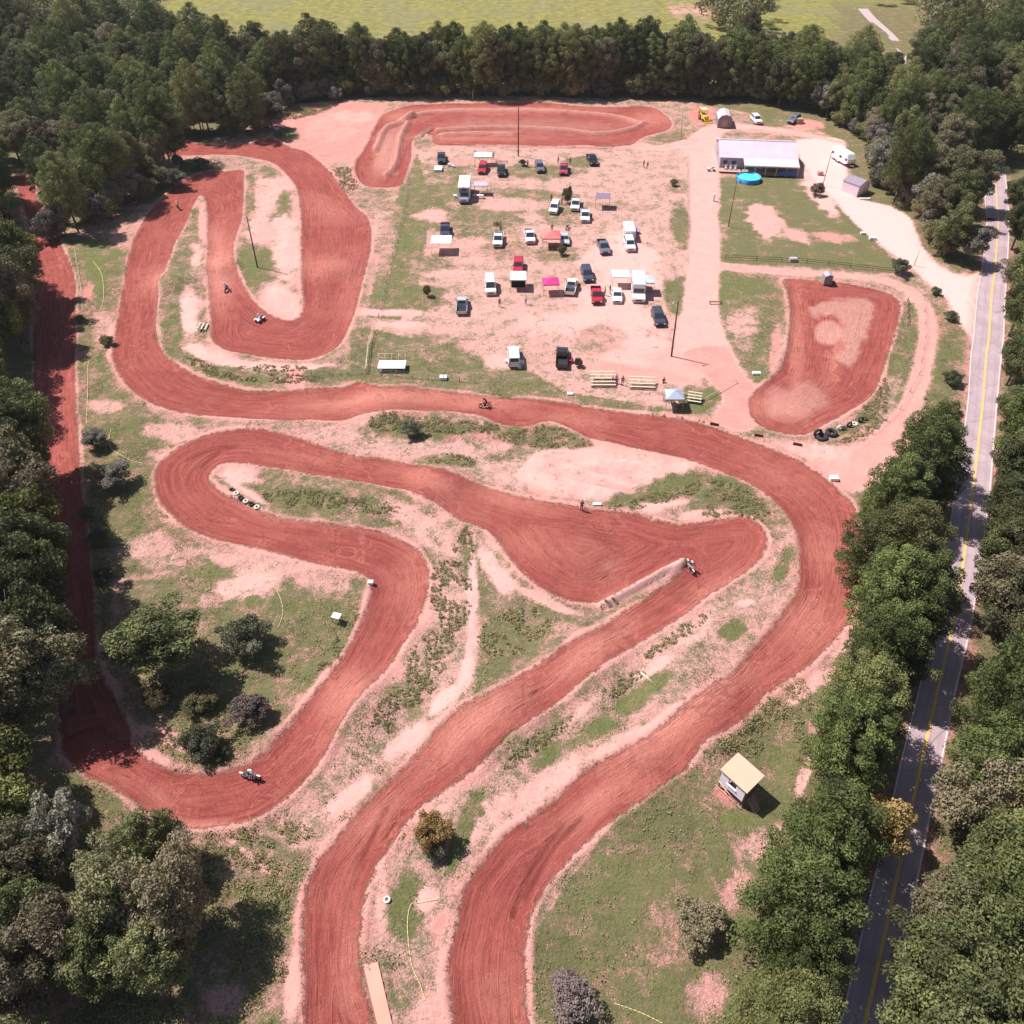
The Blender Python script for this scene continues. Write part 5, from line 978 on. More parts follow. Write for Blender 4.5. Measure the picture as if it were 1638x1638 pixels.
def mh_front(t, h):
    m = mat('paint_lilac_grey', (.27, .25, .33), .45); b = MB(); b.prism([(h - .1, .4), (h + 1.5, .4), (h + 1.5, .95), (h + 1.35, 1.15), (h + .55, 1.3), (h + .1, 2.05), (h - .1, 2.05)], -1.05, 1.05); b.build('cab', m, t, .06)
    q = MB(); q.box((0, h + .02, 2.55), (2.2, .08, .95)); q.build('overhang_front', m, t, .03); q = MB(); q.box((0, h + .07, 2.6), (1.2, .05, .38)); q.build('overhang_window', GLASS, t)
    panel('windshield', [(.85, h + .56, 1.36), (-.85, h + .56, 1.36), (-.8, h + .16, 1.98), (.8, h + .16, 1.98)], GLASS, t)
    for s in (-1, 1): q = MB(); q.box((s * .75, h + 1.51, .8), (.35, .05, .2)); q.build('headlight', LAMP, t)
    wheels(t, 2.1, (h + .75,), .4)
box_trailer(743, 290, 7.0, 2.6, 3.15, 0, 'big white motorhome with lilac-grey front near the left side of the pit field', 'motorhome', cat='motorhome', front=mh_front, vents=3)
box_trailer(1007, 362, 4.6, 2.1, 2.3, .02, 'white box trailer behind the hitched white car', 'box_trailer', cat='trailer', vents=1)
box_trailer(1351, 241, 7.0, 2.3, 2.7, R(18), 'white camper trailer with blunt nose parked beside the yard trees', nose=1.2, vents=2)
# open flat trailer right of box trailer
t = empty('utility_trailer', GZ(1014, 368, .5), .3, 'open lilac-grey trailer leaning beside the white box trailer', 'trailer'); b = MB(); b.box((0, 0, .55), (1.6, 2.4, .08)); b.build('deck', mat('lilac_deck', (.40, .33, .42), .7), t)
for s in (-1, 1): q = MB(); q.box((s * .8, 0, .75), (.05, 2.4, .35)); q.build('side_rail', METAL, t)
wheels(t, 1.9, (0,), .3, .18)
# bleachers
def bleacher(px, py, w_, rows, label, rz=0.0, step=.62, rise=.2):
    p = GZ(px, py, .6); t = empty('bleacher', p, rz, label, 'bleacher', 'wooden bleachers')
    for k in range(rows):
        y = (k - (rows - 1) / 2) * step; z = .45 + k * rise; q = MB(); q.box((0, y, z), (w_, .27, .05)); q.build('plank_seat', PALEW, t)
        if k: q = MB(); q.box((0, y - step * .52, z - .32), (w_, .2, .04)); q.build('foot_board', WOOD, t)
    for s in (-1, 0, 1):
        q = MB(); y0 = -(rows - 1) / 2 * step; y1 = -y0; x = s * (w_ / 2 - .2); q.tube((x, y0, .4), (x, y1, .4 + rise * (rows - 1)), .04); q.tube((x, y1, 0), (x, y1, .4 + rise * (rows - 1)), .04); q.tube((x, y0, 0), (x, y0, .4), .04); q.tube((x, y0, .02), (x, y1, .02), .03); q.build('frame', METAL, t)
bleacher(964, 607, 4.0, 5, 'left of the two wide bleachers facing the straight', 0.0); bleacher(1027, 612, 4.1, 4, 'right of the two wide bleachers facing the straight', -.06)
bleacher(1111, 636, 2.2, 4, 'short bleacher right of the blue-grey canopy', -.25, .5); bleacher(324, 521, 2.0, 3, 'little bleacher turned sideways inside the left loop', R(90), .6, .12)
# rounded platform with frame
p = GZ(627, 583, .9); t = empty('covered_platform', p, 0, 'long white-topped platform on the grass by the fence', 'platform'); b = MB(); b.box((0, 0, .9), (4.4, 2.4, .1)); b.build('top', WHITE, t, .02)
for sx in (-1, 0, 1):
    for sy in (-1, 1): q = MB(); q.box((sx * 2.0, sy * 1.05, .42), (.1, .1, .85)); q.build('leg', WOOD, t)
p = GZ(627, 566, .9); t = empty('wooden_rail_frame', p, 0, 'yellowish wooden rail frame just behind the white-topped platform', 'rail frame'); b = MB(); b.tube((-2.2, 0, .95), (2.2, 0, .95), .05); b.build('top_rail', PALEW, t); 
for k in range(5): q = MB(); x = -2.2 + 1.1 * k; q.tube((x, 0, -.05), (x, 0, .95), .045); q.tube((x, 0, .95), (x, -1.1, .02), .04); q.build('post', PALEW, t)
# poles
def pole(px, py, h_, r, label, m=DWOOD, lean=(0, 0), cross=False, lamp=False, name='utility_pole'):
    p = GZ(px, py, 0); t = empty(name, p, 0, label, 'utility pole'); b = MB(); tp = Vector((lean[0], lean[1], h_)); b.tube((0, 0, -.3), tp, r, r * .65, 10); b.build('pole', m, t)
    if cross: q = MB(); q.box((tp.x, tp.y, h_ - .4), (1.8, .1, .12)); q.build('crossarm', m, t)
    if lamp: q = MB(); q.tube((tp.x, tp.y, h_ - .3), (tp.x - .7, tp.y - .3, h_ - .1), .04); q.ball((tp.x - .8, tp.y - .35, h_ - .12), .2, sc=(1, 1, .5)); q.build('lamp', METAL, t)
    return t
pole(829, 250, 11.5, .17, 'tall dark pole standing between the top track and the far row of cars'); pole(1074, 570, 10.0, .15, 'dark wooden light pole at the right edge of the pit field', lamp=True, lean=(-.3, 0))
pole(412, 428, 10.0, .14, 'dark pole on the grass island inside the left loop', lean=(.2, 0)); pole(1165, 363, 9.5, .09, 'thin pole on the left side of the house lawn', lean=(-.1, 0)); pole(1316, 297, 7.5, .09, 'thin pole beside the driveway above the lawn corner')
pole(1090, 222, 8.2, .13, 'pale weathered pole at the right end of the top track', m=PALEW, lean=(-.9, .3)); pole(1462, 425, 3.2, .1, 'short yellowish post by the fence corner at the driveway', m=PALEW, name='gate_post')
pole(756, 160, 2.8, .1, 'short pale post against the dark tree row', m=PALEW, name='post', lean=(.2, 0))
# fences: posts and wires are parts of each fence
def fence(pts, label, gap=3.0, h_=1.1, m=WOOD, rails=0, pr=.055, wm_=METAL, name='wire_fence', cat='fence'):
    P = [G(*p).xy for p in pts]; c = G(*pts[0]); c.z = ground_z(c.x, c.y); t = empty(name, c, 0, label, cat); run = []
    for a, b_ in zip(P[:-1], P[1:]):
        n = max(1, int((b_ - a).length / gap))
        for k in range(n): run.append(a.lerp(b_, k / n))
    run.append(P[-1]); tops = []
    for i, q in enumerate(run):
        z = ground_z(q.x, q.y) - c.z; b = MB(); b.tube((q.x - c.x, q.y - c.y, z - .2), (q.x - c.x + random.uniform(-.04, .04), q.y - c.y, z + h_), pr, pr * .9, 6)
        if i < 60: b.build('post', m, t)
        tops.append(Vector((q.x - c.x, q.y - c.y, z)))
    b = MB()
    for a, d in zip(tops[:-1], tops[1:]):
        if rails:
            for k in range(rails):
                zz = h_ * (k + 1) / (rails + .2); b.tube(a + Vector((0, 0, zz)), d + Vector((0, 0, zz)), .05, .05, 5)
        else:
            for zz in (.4, .75, 1.05): b.tube(a + Vector((0, 0, zz)), d + Vector((0, 0, zz)), .012, .012, 4, cap=False)
    b.build('rail' if rails else 'wire', m if rails else wm_, t); return t
fence([(658,240),(648,330),(632,395),(620,440),(606,510)], 'wire fence down the left side of the pit field'); fence([(598,532),(590,560),(586,598)], 'short fence rail left of the white-topped platform', rails=2, m=PALEW)
fence([(470,602),(586,600),(660,606),(760,612)], 'wire fence along the grass above the long straight', gap=2.4); fence([(1254,446),(1262,500),(1257,560),(1240,590),(1205,610)], 'low fence of pale short posts left of the small practice track', gap=1.6, h_=.5, m=PALEW)
fence([(1160,414),(1210,417),(1290,421),(1360,428),(1432,436)], 'dark low rail fence below the house lawn', gap=3.5, h_=.9, m=DWOOD, rails=2); fence([(1128,640),(1150,628),(1178,612)], 'short leaning rail fence beside the short bleacher', rails=1, m=PALEW, h_=.6)
fence([(1100,250),(1099,300),(1101,380)], 'row of posts along the left side of the pit road', gap=5, h_=.8); fence([(1478,480),(1480,540),(1470,600),(1440,655),(1395,695)], 'thin wire fence along the footpath', gap=4, h_=.9)
fence([(1452,480),(1452,520)], 'dark rail beside the footpath bend', gap=2, rails=1, m=DWOOD, h_=.8); fence([(693,232),(760,235),(860,236),(950,239),(1008,232)], 'long low board barrier along the near side of the top track', gap=4, h_=.55, m=mat('clay_stained_board', (.60, .30, .24), .85), rails=2, name='board_barrier', cat='barrier')
fence([(668,222),(690,206)], 'short pale board ramp at the left end of the top track', gap=2, h_=.9, m=PALEW, rails=3, name='board_barrier', cat='barrier')
fence([(948,634),(985,640),(1030,645)], 'pale low rail in the weeds below the bleachers', gap=3, h_=.35, m=PALEW, rails=1, name='low_rail', cat='rail')
# marker posts, ropes
def rope(pts, label, m, r=.035, name='rope', cat='rope'):
    P = catmull([G(*p).xy for p in pts], 6, False); b = MB(); Q = [Vector((p.x, p.y, ground_z(p.x, p.y) + .05)) for p in P]; b.path(Q, r, 5, 0); o = b.build(name, m); tag(o, label, cat); return o
YR = mat('yellow_hose', (.72, .62, .30), .6); PR = mat('pale_hose', (.66, .55, .45), .7)
rope([(700,1440),(670,1445),(657,1448),(652,1480),(658,1540),(672,1575),(680,1600)], 'pale yellow hose curving over the grass between the two lower straights', YR, .04, 'garden_hose', 'hose')
rope([(179,690),(175,705),(180,720),(200,733),(228,740)], 'yellow hose in a half circle on the dark green patch left of the hairpin', YR, .05, 'garden_hose', 'hose')
rope([(150,420),(163,440),(166,480),(160,500)], 'short yellow hose on the bright green patch at the upper left', YR, .05, 'garden_hose', 'hose'); rope([(160,570),(143,580),(141,620),(139,680)], 'thin straight yellow hose on the left verge', YR, .045, 'garden_hose', 'hose')
rope([(415,905),(440,940),(453,975),(445,1005)], 'thin yellow hose inside the hairpin above the round grey bush', YR, .04, 'garden_hose', 'hose'); rope([(984,1605),(1020,1618),(1060,1638)], 'pale hose at the bottom edge right of the track', YR, .03, 'garden_hose', 'hose')
rope([(120,400),(128,450),(133,500)], 'pale rope along the outer edge of the sunlit dirt road', PR, .05)
t = empty('car_tyre', GZ(619, 1439, .08), 0, 'small whitish tyre lying on the grass between the lower straights', 'tyre'); b = MB(); b.torus((0, 0, .1), (0, 0, 1), .24, .09); b.build('ring', OFFW, t)
p = GZ(1035, 1085, .1); t = empty('log', p, R(-50), 'short pale log on the green strip between the straights', 'log'); b = MB(); b.tube((-.9, 0, .15), (.9, 0, .15), .13, .11, 9); b.build('trunk', PALEW, t, .02)
# rubber tyres
def tyre(px, py, R0, r, label, stand=False, group=None, m=None, rz=0):
    p = GZ(px, py, r); t = empty('tractor_tyre' if R0 > .6 else 'tyre', p, rz, label, 'tyre', group); b = MB()
    if stand: b.torus((0, 0, R0 + r * .8), (0.2, -1, .15), R0, r, 20, 8)
    else: b.torus((0, 0, r), (.06, -.05, 1), R0, r, 20, 8)
    b.build('tread', m or RUBB, t); return t
tyre(1315, 699, .62, .28, 'front tractor tyre of the pair lying beside the practice track'); tyre(1330, 692, .66, .28, 'rear tractor tyre of the pair lying beside the practice track'); tyre(1307, 697, .5, .22, 'tractor tyre standing on edge left of the pair', True)
for k, (px, py) in enumerate([(1343,687),(1350,685),(1358,682),(1367,678),(1376,674),(1384,670)]): tyre(px, py, .34, .14, 'car tyre in the row along the bank behind the tractor tyres', k % 2 == 0, 'row of car tyres on the bank', RUBB if k % 3 else OFFW)
for k, (px, py) in enumerate([(371,784),(378,790),(385,796),(393,801),(402,806),(411,811)]): tyre(px, py, .28, .12, 'tyre half buried along the inside of the hairpin', False, 'tyres along the inside of the hairpin', OFFW if k % 2 else RUBB)
# bench
def bench(px, py, label, rz=0, w_=2.2):
    p = GZ(px, py, .4); t = empty('bench', p, rz, label, 'bench'); b = MB(); b.box((0, 0, .45), (w_, .32, .06)); b.build('seat', DWOOD, t)
    for s in (-1, 1): q = MB(); q.box((s * (w_ / 2 - .2), 0, .21), (.08, .3, .42)); q.build('leg', DWOOD, t)
bench(1145, 483, 'dark bench on the grass left of the practice track', 0, 2.4); bench(803, 258, 'low reddish bench beside the tall dark pole', 0, 3.0)
for k, (px, py, lb) in enumerate([(1143, 679, 'dark low marker board at the mouth of the pit exit'), (1214, 697, 'dark low marker board left of the tractor tyres'), (1276, 711, 'dark low marker board nearest the tractor tyres')]):
    p = GZ(px, py, .2); t = empty('marker_board', p, R(-20), lb, 'marker board'); b = MB(); b.box((0, 0, .25), (1.3, .1, .4)); b.build('board', mat('maroon_board', (.13, .03, .04), .8), t); q = MB(); q.box((-.5, 0, .1), (.08, .3, .3)); q.build('foot', DWOOD, t)
# muddy water trough
WATER = mat('muddy_water', (.50, .29, .20), .35, spec=.5, var=.08, vs=.4)
P = [G(*p) for p in [(580,1541),(604,1538),(628,1640),(636,1720),(612,1722),(603,1640)]]; b = MB(); c = sum((p for p in P), Vector()) / len(P)
zz = pz0 - .07; b.add([(p.x, p.y, zz) for p in P], [tuple(range(len(P)))]); o = b.build('muddy_puddle', WATER); o['kind'] = 'structure'
# concrete-like lip of the puddle
b = MB()
for i in (0, 1, 2, 4, 5): q0 = P[i]; q1 = P[(i + 1) % 6]; b.tube((q0.x, q0.y, zz - .02), (q1.x, q1.y, zz - .02), .03, .03, 6)
o = b.build('puddle_bank', mat('clay_bank', (.42, .15, .12), .9, var=.25)); o['kind'] = 'structure'

# ------------------------------------------------------------------ watch tower
def tower():
    zr = 3.5; c = [G(1153, 1228, zr), G(1181, 1202, zr), G(1224, 1239, zr), G(1196, 1267, zr)]
    ctr = sum(c, Vector()) / 4; u = ((c[3] - c[0]) + (c[2] - c[1])).normalized(); Lu_ = ((c[3] - c[0]).length + (c[2] - c[1]).length) / 2; Lv = ((c[1] - c[0]).length + (c[2] - c[3]).length) / 2
    rz = math.atan2(u.y, u.x); g = ground_z(ctr.x, ctr.y); t = empty('watch_tower', (ctr.x, ctr.y, g), rz, 'small wooden watch tower with tan roof and white front on the lower right grass', 'watch tower')
    hx = Lu_ / 2 - .25; hy = Lv / 2 - .22; zf = 1.5; tan = mat('tan_roof', (.60, .42, .30), .8, var=.12, vs=.9); ww = mat('lavender_white_board', (.86, .80, .88), .6, var=.03)
    b = MB(); M_ = Matrix.Translation((0, 0, zr)) @ Matrix.Rotation(R(3), 4, 'X'); b.box((0, 0, 0), (Lu_, Lv, .1), M=M_); b.build('roof', tan, t)
    b = MB(); M_ = Matrix.Translation((0, 0, zr - .08)) @ Matrix.Rotation(R(3), 4, 'X')
    for k in range(5): b.box((-hx + k * hx / 2, 0, 0), (.08, Lv - .1, .1), M=M_)
    b.build('rafters', DWOOD, t)
    fl = MB(); fl.box((0, 0, zf), (hx * 2, hy * 2, .12)); fl.build('floor', WOOD, t)
    for sx in (-1, 1):
        for sy in (-1, 1): q = MB(); q.box((sx * (hx - .06), sy * (hy - .06), zr / 2 - .05), (.12, .12, zr - .05)); q.build('leg', DWOOD, t)
    # front wall faces local -y
    w = MB(); yf = -hy - .03; z0 = zf - .15; z1 = zr - .25; wx0 = -hx * .35; wx1 = hx * .30; wz0 = z0 + .85; wz1 = z1 - .1
    for x0, x1, a, b_ in ((-hx - .05, wx0, z0, z1), (wx1, hx + .05, z0, z1), (wx0, wx1, z0, wz0), (wx0, wx1, wz1, z1)): w.box(((x0 + x1) / 2, yf, (a + b_) / 2), (x1 - x0, .05, b_ - a))
    w.build('front_wall', ww, t); q = MB(); q.box(((wx0 + wx1) / 2, yf - .08, wz0 - .03), (wx1 - wx0 + .2, .16, .05)); q.build('window_sill', ww, t)
    q = MB(); q.box((0, hy, (zf + zf + 1.1) / 2), (2 * hx, .04, 1.1)); q.build('rear_wall', WOOD, t); q = MB(); q.box((-hx, 0, zf + .6), (.04, 2 * hy - .1, 1.2)); q.build('side_wall', WOOD, t); 
    q = MB(); q.box((hx, 0, zf + .5), (.04, 2 * hy - .1, .08)); q.box((hx, 0, zf + 1.0), (.04, 2 * hy - .1, .08)); q.build('guard_rail', WOOD, t)
    q = MB(); q.box((0, yf - .05, .35), (2 * hx + .5, .06, .16)); q.tube((-hx, yf - .03, 1.35), (hx, yf - .03, .3), .05); q.tube((-hx * .6, yf - .03, 1.3), (0, yf - .03, .3), .04); q.build('brace', mat('pinkish_timber', (.60, .40, .33), .8), t)
    st = MB()
    for k in range(5): st.box((hx + .2 + .22 * (5 - k), -.1, .28 * k + .2), (.24, .75, .05))
    for s in (-.5, .3): st.tube((hx + 1.4, s, 0), (hx + .1, s, zf), .045)
    st.build('stairs', WOOD, t)
    k = empty('cooler', (ctr.x, ctr.y, g + zf + .07), rz, 'white cooler seen inside the watch tower window', 'cooler'); q = MB(); q.box((-.1, -hy * .45, .75), (.5, .4, .4)); q.box((-.1, -hy * .45, .28), (.4, .3, .55)); q.build('body', WHITE, k, .03)
tower()
# ------------------------------------------------------------------ house, sheds, pool
def house():
    c = GZ(1209, 238, 2.8); rz = R(-6); t = empty('house', c, rz, 'long low house with pale lavender roof and roofed porch above the lawn', 'house'); W, D, ze, zr = 17.6, 12.4, 2.9, 4.7
    sid = mat('lilac_siding', (.42, .35, .42), .7, var=.06); b = MB(); b.prism([(-D / 2, 0), (D / 2, 0), (D / 2, ze), (0, zr - .12), (-D / 2, ze)], -W / 2, W / 2); b.build('wall', sid, t)
    rf = MB(); e = .35
    for s in (-1, 1):
        y0, y1 = 0, s * (D / 2 + e); z1 = ze - e * (zr - ze) / (D / 2)
        vs = [(-W / 2 - e, y0, zr), (W / 2 + e, y0, zr), (W / 2 + e, y1, z1), (-W / 2 - e, y1, z1)]; vs += [(x, y, z - .12) for x, y, z in vs]
        rf.add(vs, [(0, 1, 2, 3), (7, 6, 5, 4), (0, 4, 5, 1), (1, 5, 6, 2), (2, 6, 7, 3), (3, 7, 4, 0)])
        for k in range(1, 29):
            x = -W / 2 - e + (W + 2 * e) * k / 29; rf.tube((x, y0, zr + .01), (x, y1, z1 + .01), .025, .025, 4)
    rf.build('roof', LAVR, t)
    q = MB(); q.box((0, 0, zr + .02), (W + .6, .35, .06)); q.build('ridge_cap', GREYM, t)
    # porch on the right two thirds of the front
    x0, x1 = -W / 2 + 5.2, W / 2 + .25; y0, y1 = -D / 2 - .3, -D / 2 - 3.6; pr = MB(); z0, z1 = 2.85, 2.35
    vs = [(x0, y0, z0), (x1, y0, z0), (x1, y1, z1), (x0, y1, z1)]; vs += [(x, y, z - .08) for x, y, z in vs]; pr.add(vs, [(0, 1, 2, 3), (7, 6, 5, 4), (0, 4, 5, 1), (1, 5, 6, 2), (2, 6, 7, 3), (3, 7, 4, 0)])
    for k in range(1, 22): x = x0 + (x1 - x0) * k / 22; pr.tube((x, y0, z0 + .01), (x, y1, z1 + .01), .022, .022, 4)
    po = pr.build('porch_roof', mat('cream_pink_metal', (.72, .60, .60), .5, var=.05), t)
    q = MB(); q.box(((x0 + x1) / 2, y1 - .02, z1 - .16), (x1 - x0, .06, .2)); q.build('fascia', OFFW, po)
    for k in range(6): q = MB(); x = x0 + .2 + (x1 - x0 - .4) * k / 5; q.box((x, y1 + .12, z1 / 2 - .05), (.12, .12, z1 - .1)); q.build('porch_post', OFFW, t)
    q = MB(); q.box(((x0 + x1) / 2, (y0 + y1) / 2, .3), (x1 - x0, 3.2, .12)); q.build('porch_deck', WOOD, t); q = MB(); q.box((-W / 2 + 2.3, -D / 2 - 1.3, .28), (5.2, 2.4, .12)); q.build('open_deck', mat('pink_deck', (.55, .32, .26), .8), t)
    q = MB(); q.box(((x0 + x1) / 2, y1 + .05, .85), (x1 - x0, .05, .08)); q.build('porch_rail', WOOD, t)
    for k, x in enumerate((-7.6, -5.6, -1.0, 2.2, 6.2)): q = MB(); q.box((x, -D / 2 - .02, 1.55), (.95, .05, .9)); w_ = q.build('window', GLASS, t); f = MB(); f.box((x, -D / 2 - .05, 1.06), (1.1, .08, .08)); f.build('sill', OFFW, w_)
    q = MB(); q.box((.6, -D / 2 - .02, 1.3), (.95, .05, 2.0)); d_ = q.build('door', WHITE, t); h_ = MB(); h_.ball((.95, -D / 2 - .09, 1.25), .05); h_.build('handle', CHROME, d_)
    q = MB(); q.box((-W / 2 - .03, 0, 1.5), (.05, .9, .9)); q.build('window', GLASS, t)
    M_ = Matrix.Translation(c) @ Matrix.Rotation(rz, 4, 'Z')
    def yard(name, loc, label, cat): return empty(name, M_ @ Vector(loc), rz, label, cat)
    k = yard('blue_tarp', (6.6, y1 - .05, 0), 'blue tarp hanging on the porch rail of the house', 'tarp'); q = MB(); q.box((0, 0, .75), (4.2, .06, 1.0)); q.build('sheet', BLUE, k)
    for i, lb in enumerate(('leftmost white chair on the open deck of the house', 'middle white chair on the open deck of the house', 'rightmost white chair on the open deck of the house')):
        k = yard('deck_chair', (-7.4 + i * 1.1, -D / 2 - 1.2, .34), lb, 'chair'); q = MB(); q.box((0, 0, .4), (.5, .5, .06)); q.build('seat', WHITE, k); q = MB(); q.box((0, .25, .75), (.5, .06, .7)); q.build('backrest', WHITE, k)
        for sx in (-1, 1):
            for sy in (-1, 1): q = MB(); q.box((sx * .2, sy * .2, .19), (.05, .05, .38)); q.build('leg', WHITE, k)
house()
def pool():
    p = GZ(1198, 283, .8); t = empty('swimming_pool', p, 0, 'round blue above-ground pool in front of the house', 'swimming pool'); n = 28; r = 2.75; b = MB()
    vs = []; 
    for rr, z in ((r + .02, 0), (r + .04, .9), (r - .1, .9), (r - .12, .05)):
        vs += [(rr * math.cos(6.283 * k / n), rr * math.sin(6.283 * k / n), z) for k in range(n)]
    fs = [(j * n + k, j * n + (k + 1) % n, (j + 1) * n + (k + 1) % n, (j + 1) * n + k) for j in range(3) for k in range(n)]; b.add(vs, fs, 0, True); b.build('wall', PLAST, t)
    q = MB(); q.torus((0, 0, .92), (0, 0, 1), r - .03, .09, 28, 6); q.build('rim', mat('pool_rim', (.10, .42, .70), .4), t)
    q = MB(); q.tube((0, 0, .1), (0, 0, .72), r - .13, r - .13, 28); q.build('water', mat('pool_water', (.10, .66, .86), .08, spec=.6, var=.06), t)
    for k in range(10): a = 6.283 * k / 10; q = MB(); q.box((math.cos(a) * (r + .1), math.sin(a) * (r + .1), .42), (.09, .09, .86), rz=a); q.build('leg', mat('pool_leg', (.06, .2, .4), .5), t)
pool()
def shed(px, py, W, D, ze, zr, rz, label, roofm, wallm, gambrel=False, door=True, hz=None):
    c = GZ(px, py, hz if hz else ze); t = empty('storage_shed', c, rz, label, 'shed'); b = MB()
    # ridge along local y, front gable faces -y
    prof = [(-W / 2, 0), (W / 2, 0), (W / 2, ze), (W * .3, zr - .3), (0, zr), (-W * .3, zr - .3), (-W / 2, ze)] if gambrel else [(-W / 2, 0), (W / 2, 0), (W / 2, ze), (0, zr), (-W / 2, ze)]
    n = len(prof); vs = [(x, -D / 2, z - .03 * (z > .1)) for x, z in prof] + [(x, D / 2, z - .03 * (z > .1)) for x, z in prof]; b.add(vs, [(k, (k + 1) % n, n + (k + 1) % n, n + k) for k in range(n)] + [tuple(reversed(range(n))), tuple(range(n, 2 * n))]); b.build('wall', wallm, t)
    rp = prof[2:]; e = .18; r_ = MB(); rp2 = [(x * 1.04, z + .03) for x, z in rp]; m_ = len(rp2)
    lo = [(x, -D / 2 - e, z) for x, z in rp2] + [(x, D / 2 + e, z) for x, z in rp2]; hi = [(x * 1.02, y, z + .08) for x, y, z in lo]; V_ = lo + hi; k2 = 2 * m_; fs = []
    for k in range(m_ - 1): fs += [(k2 + k, k2 + k + 1, k2 + m_ + k + 1, k2 + m_ + k), (k, m_ + k, m_ + k + 1, k + 1), (k, k + 1, k2 + k + 1, k2 + k), (m_ + k, k2 + m_ + k, k2 + m_ + k + 1, m_ + k + 1)]
    fs += [(0, k2, k2 + m_, m_), (m_ - 1, 2 * m_ - 1, k2 + 2 * m_ - 1, k2 + m_ - 1)]; r_.add(V_, fs); r_.build('roof', roofm, t)
    if door: q = MB(); q.box((0, -D / 2 - .03, 1.0), (W * .42, .05, 1.9)); d_ = q.build('door', WOOD if roofm == LAVR else wallm, t); h_ = MB(); h_.box((.25, -D / 2 - .07, 1.0), (.06, .04, .2)); h_.build('handle', BLACKP, d_)
shed(1159, 186, 3.6, 5.4, 2.0, 3.2, R(-6), 'barn-shaped shed with pale lavender roof behind the house', LAVR, mat('mauve_siding', (.26, .20, .25), .8), True)
shed(1371, 290, 4.2, 4.2, 2.3, 3.1, R(38), 'grey-roofed shed with white gable wall beside the driveway', mat('mauve_shingle', (.30, .25, .30), .8, var=.15), mat('pinkish_white_wall', (.72, .60, .66), .7), hz=2.3)
shed(1325, 440, 1.5, 1.5, 1.6, 1.95, 0, 'tiny grey booth on the bank above the practice track', GREYM, mat('grey_board', (.30, .28, .28), .8))
crate(1279, 193, (1.8, 1.4, 1.2), WOOD, 'brown crate under the trees behind the house', 'crate', 'crate'); crate(1383, 318, (2.4, .5, .35), WHITE, 'white plank stack beside the grey-roofed shed', 'plank_stack', 'planks')
crate(1312, 277, (1.2, 1.0, .8), mat('pink_junk', (.60, .30, .28), .8), 'pinkish crate at the right end of the house porch', 'crate', 'crate'); crate(1380, 373, (0.9, .6, .4), WHITE, 'upper white block at the lawn edge of the driveway', 'edge_block', 'block'); crate(1396, 381, (1.4, .8, .5), WHITE, 'lower white block at the lawn edge of the driveway', 'edge_block', 'block')
crate(1142, 316, (.4, .4, 1.6), WHITE, 'narrow white post box on the left side of the house lawn', 'post_box', 'post') if True else None
# backhoe loader
def digger():
    p = GZ(1126, 186, 1.0); t = empty('backhoe_loader', p, math.pi + .2, 'yellow digger with canopy at the wood edge left of the barn-shaped shed', 'digger'); Y_ = mat('digger_yellow', (.72, .50, .06), .5)
    b = MB(); b.prism([(-1.6, .7), (1.8, .7), (1.8, 1.5), (.4, 1.6), (.4, 1.25), (-1.6, 1.25)], -.7, .7); b.build('body', Y_, t, .05); b = MB(); b.box((0, -.5, 2.75), (1.7, 1.9, .1)); b.build('canopy_roof', mat('digger_cream', (.80, .72, .35), .5), t, .03)
    for sx in (-1, 1):
        for y in (-1.3, .3): q = MB(); q.box((sx * .72, y, 1.95), (.07, .07, 1.5)); q.build('canopy_post', BLACKP, t)
        q = MB(); q.tube((sx * .65, 1.0, 1.3), (sx * .65, 2.8, .6), .1); q.build('loader_arm', Y_, t)
    q = MB(); q.prism([(2.7, .15), (3.4, .15), (3.3, .3), (2.9, .35), (2.8, .9), (2.7, .9)], -1.0, 1.0); q.build('bucket', Y_, t); q = MB(); q.tube((0, -1.7, 1.2), (0, -2.9, 2.7), .13); q.tube((0, -2.9, 2.7), (0, -3.7, 1.2), .1); q.box((0, -3.7, 1.0), (.6, .5, .6)); q.build('digging_arm', Y_, t); q = MB(); q.box((0, -.6, 1.45), (.5, .5, .5)); q.build('seat', BLACKP, t)
    wheels(t, 2.0, (-.95,), .65, .4); wheels(t, 1.9, (1.3,), .42, .3)
digger()
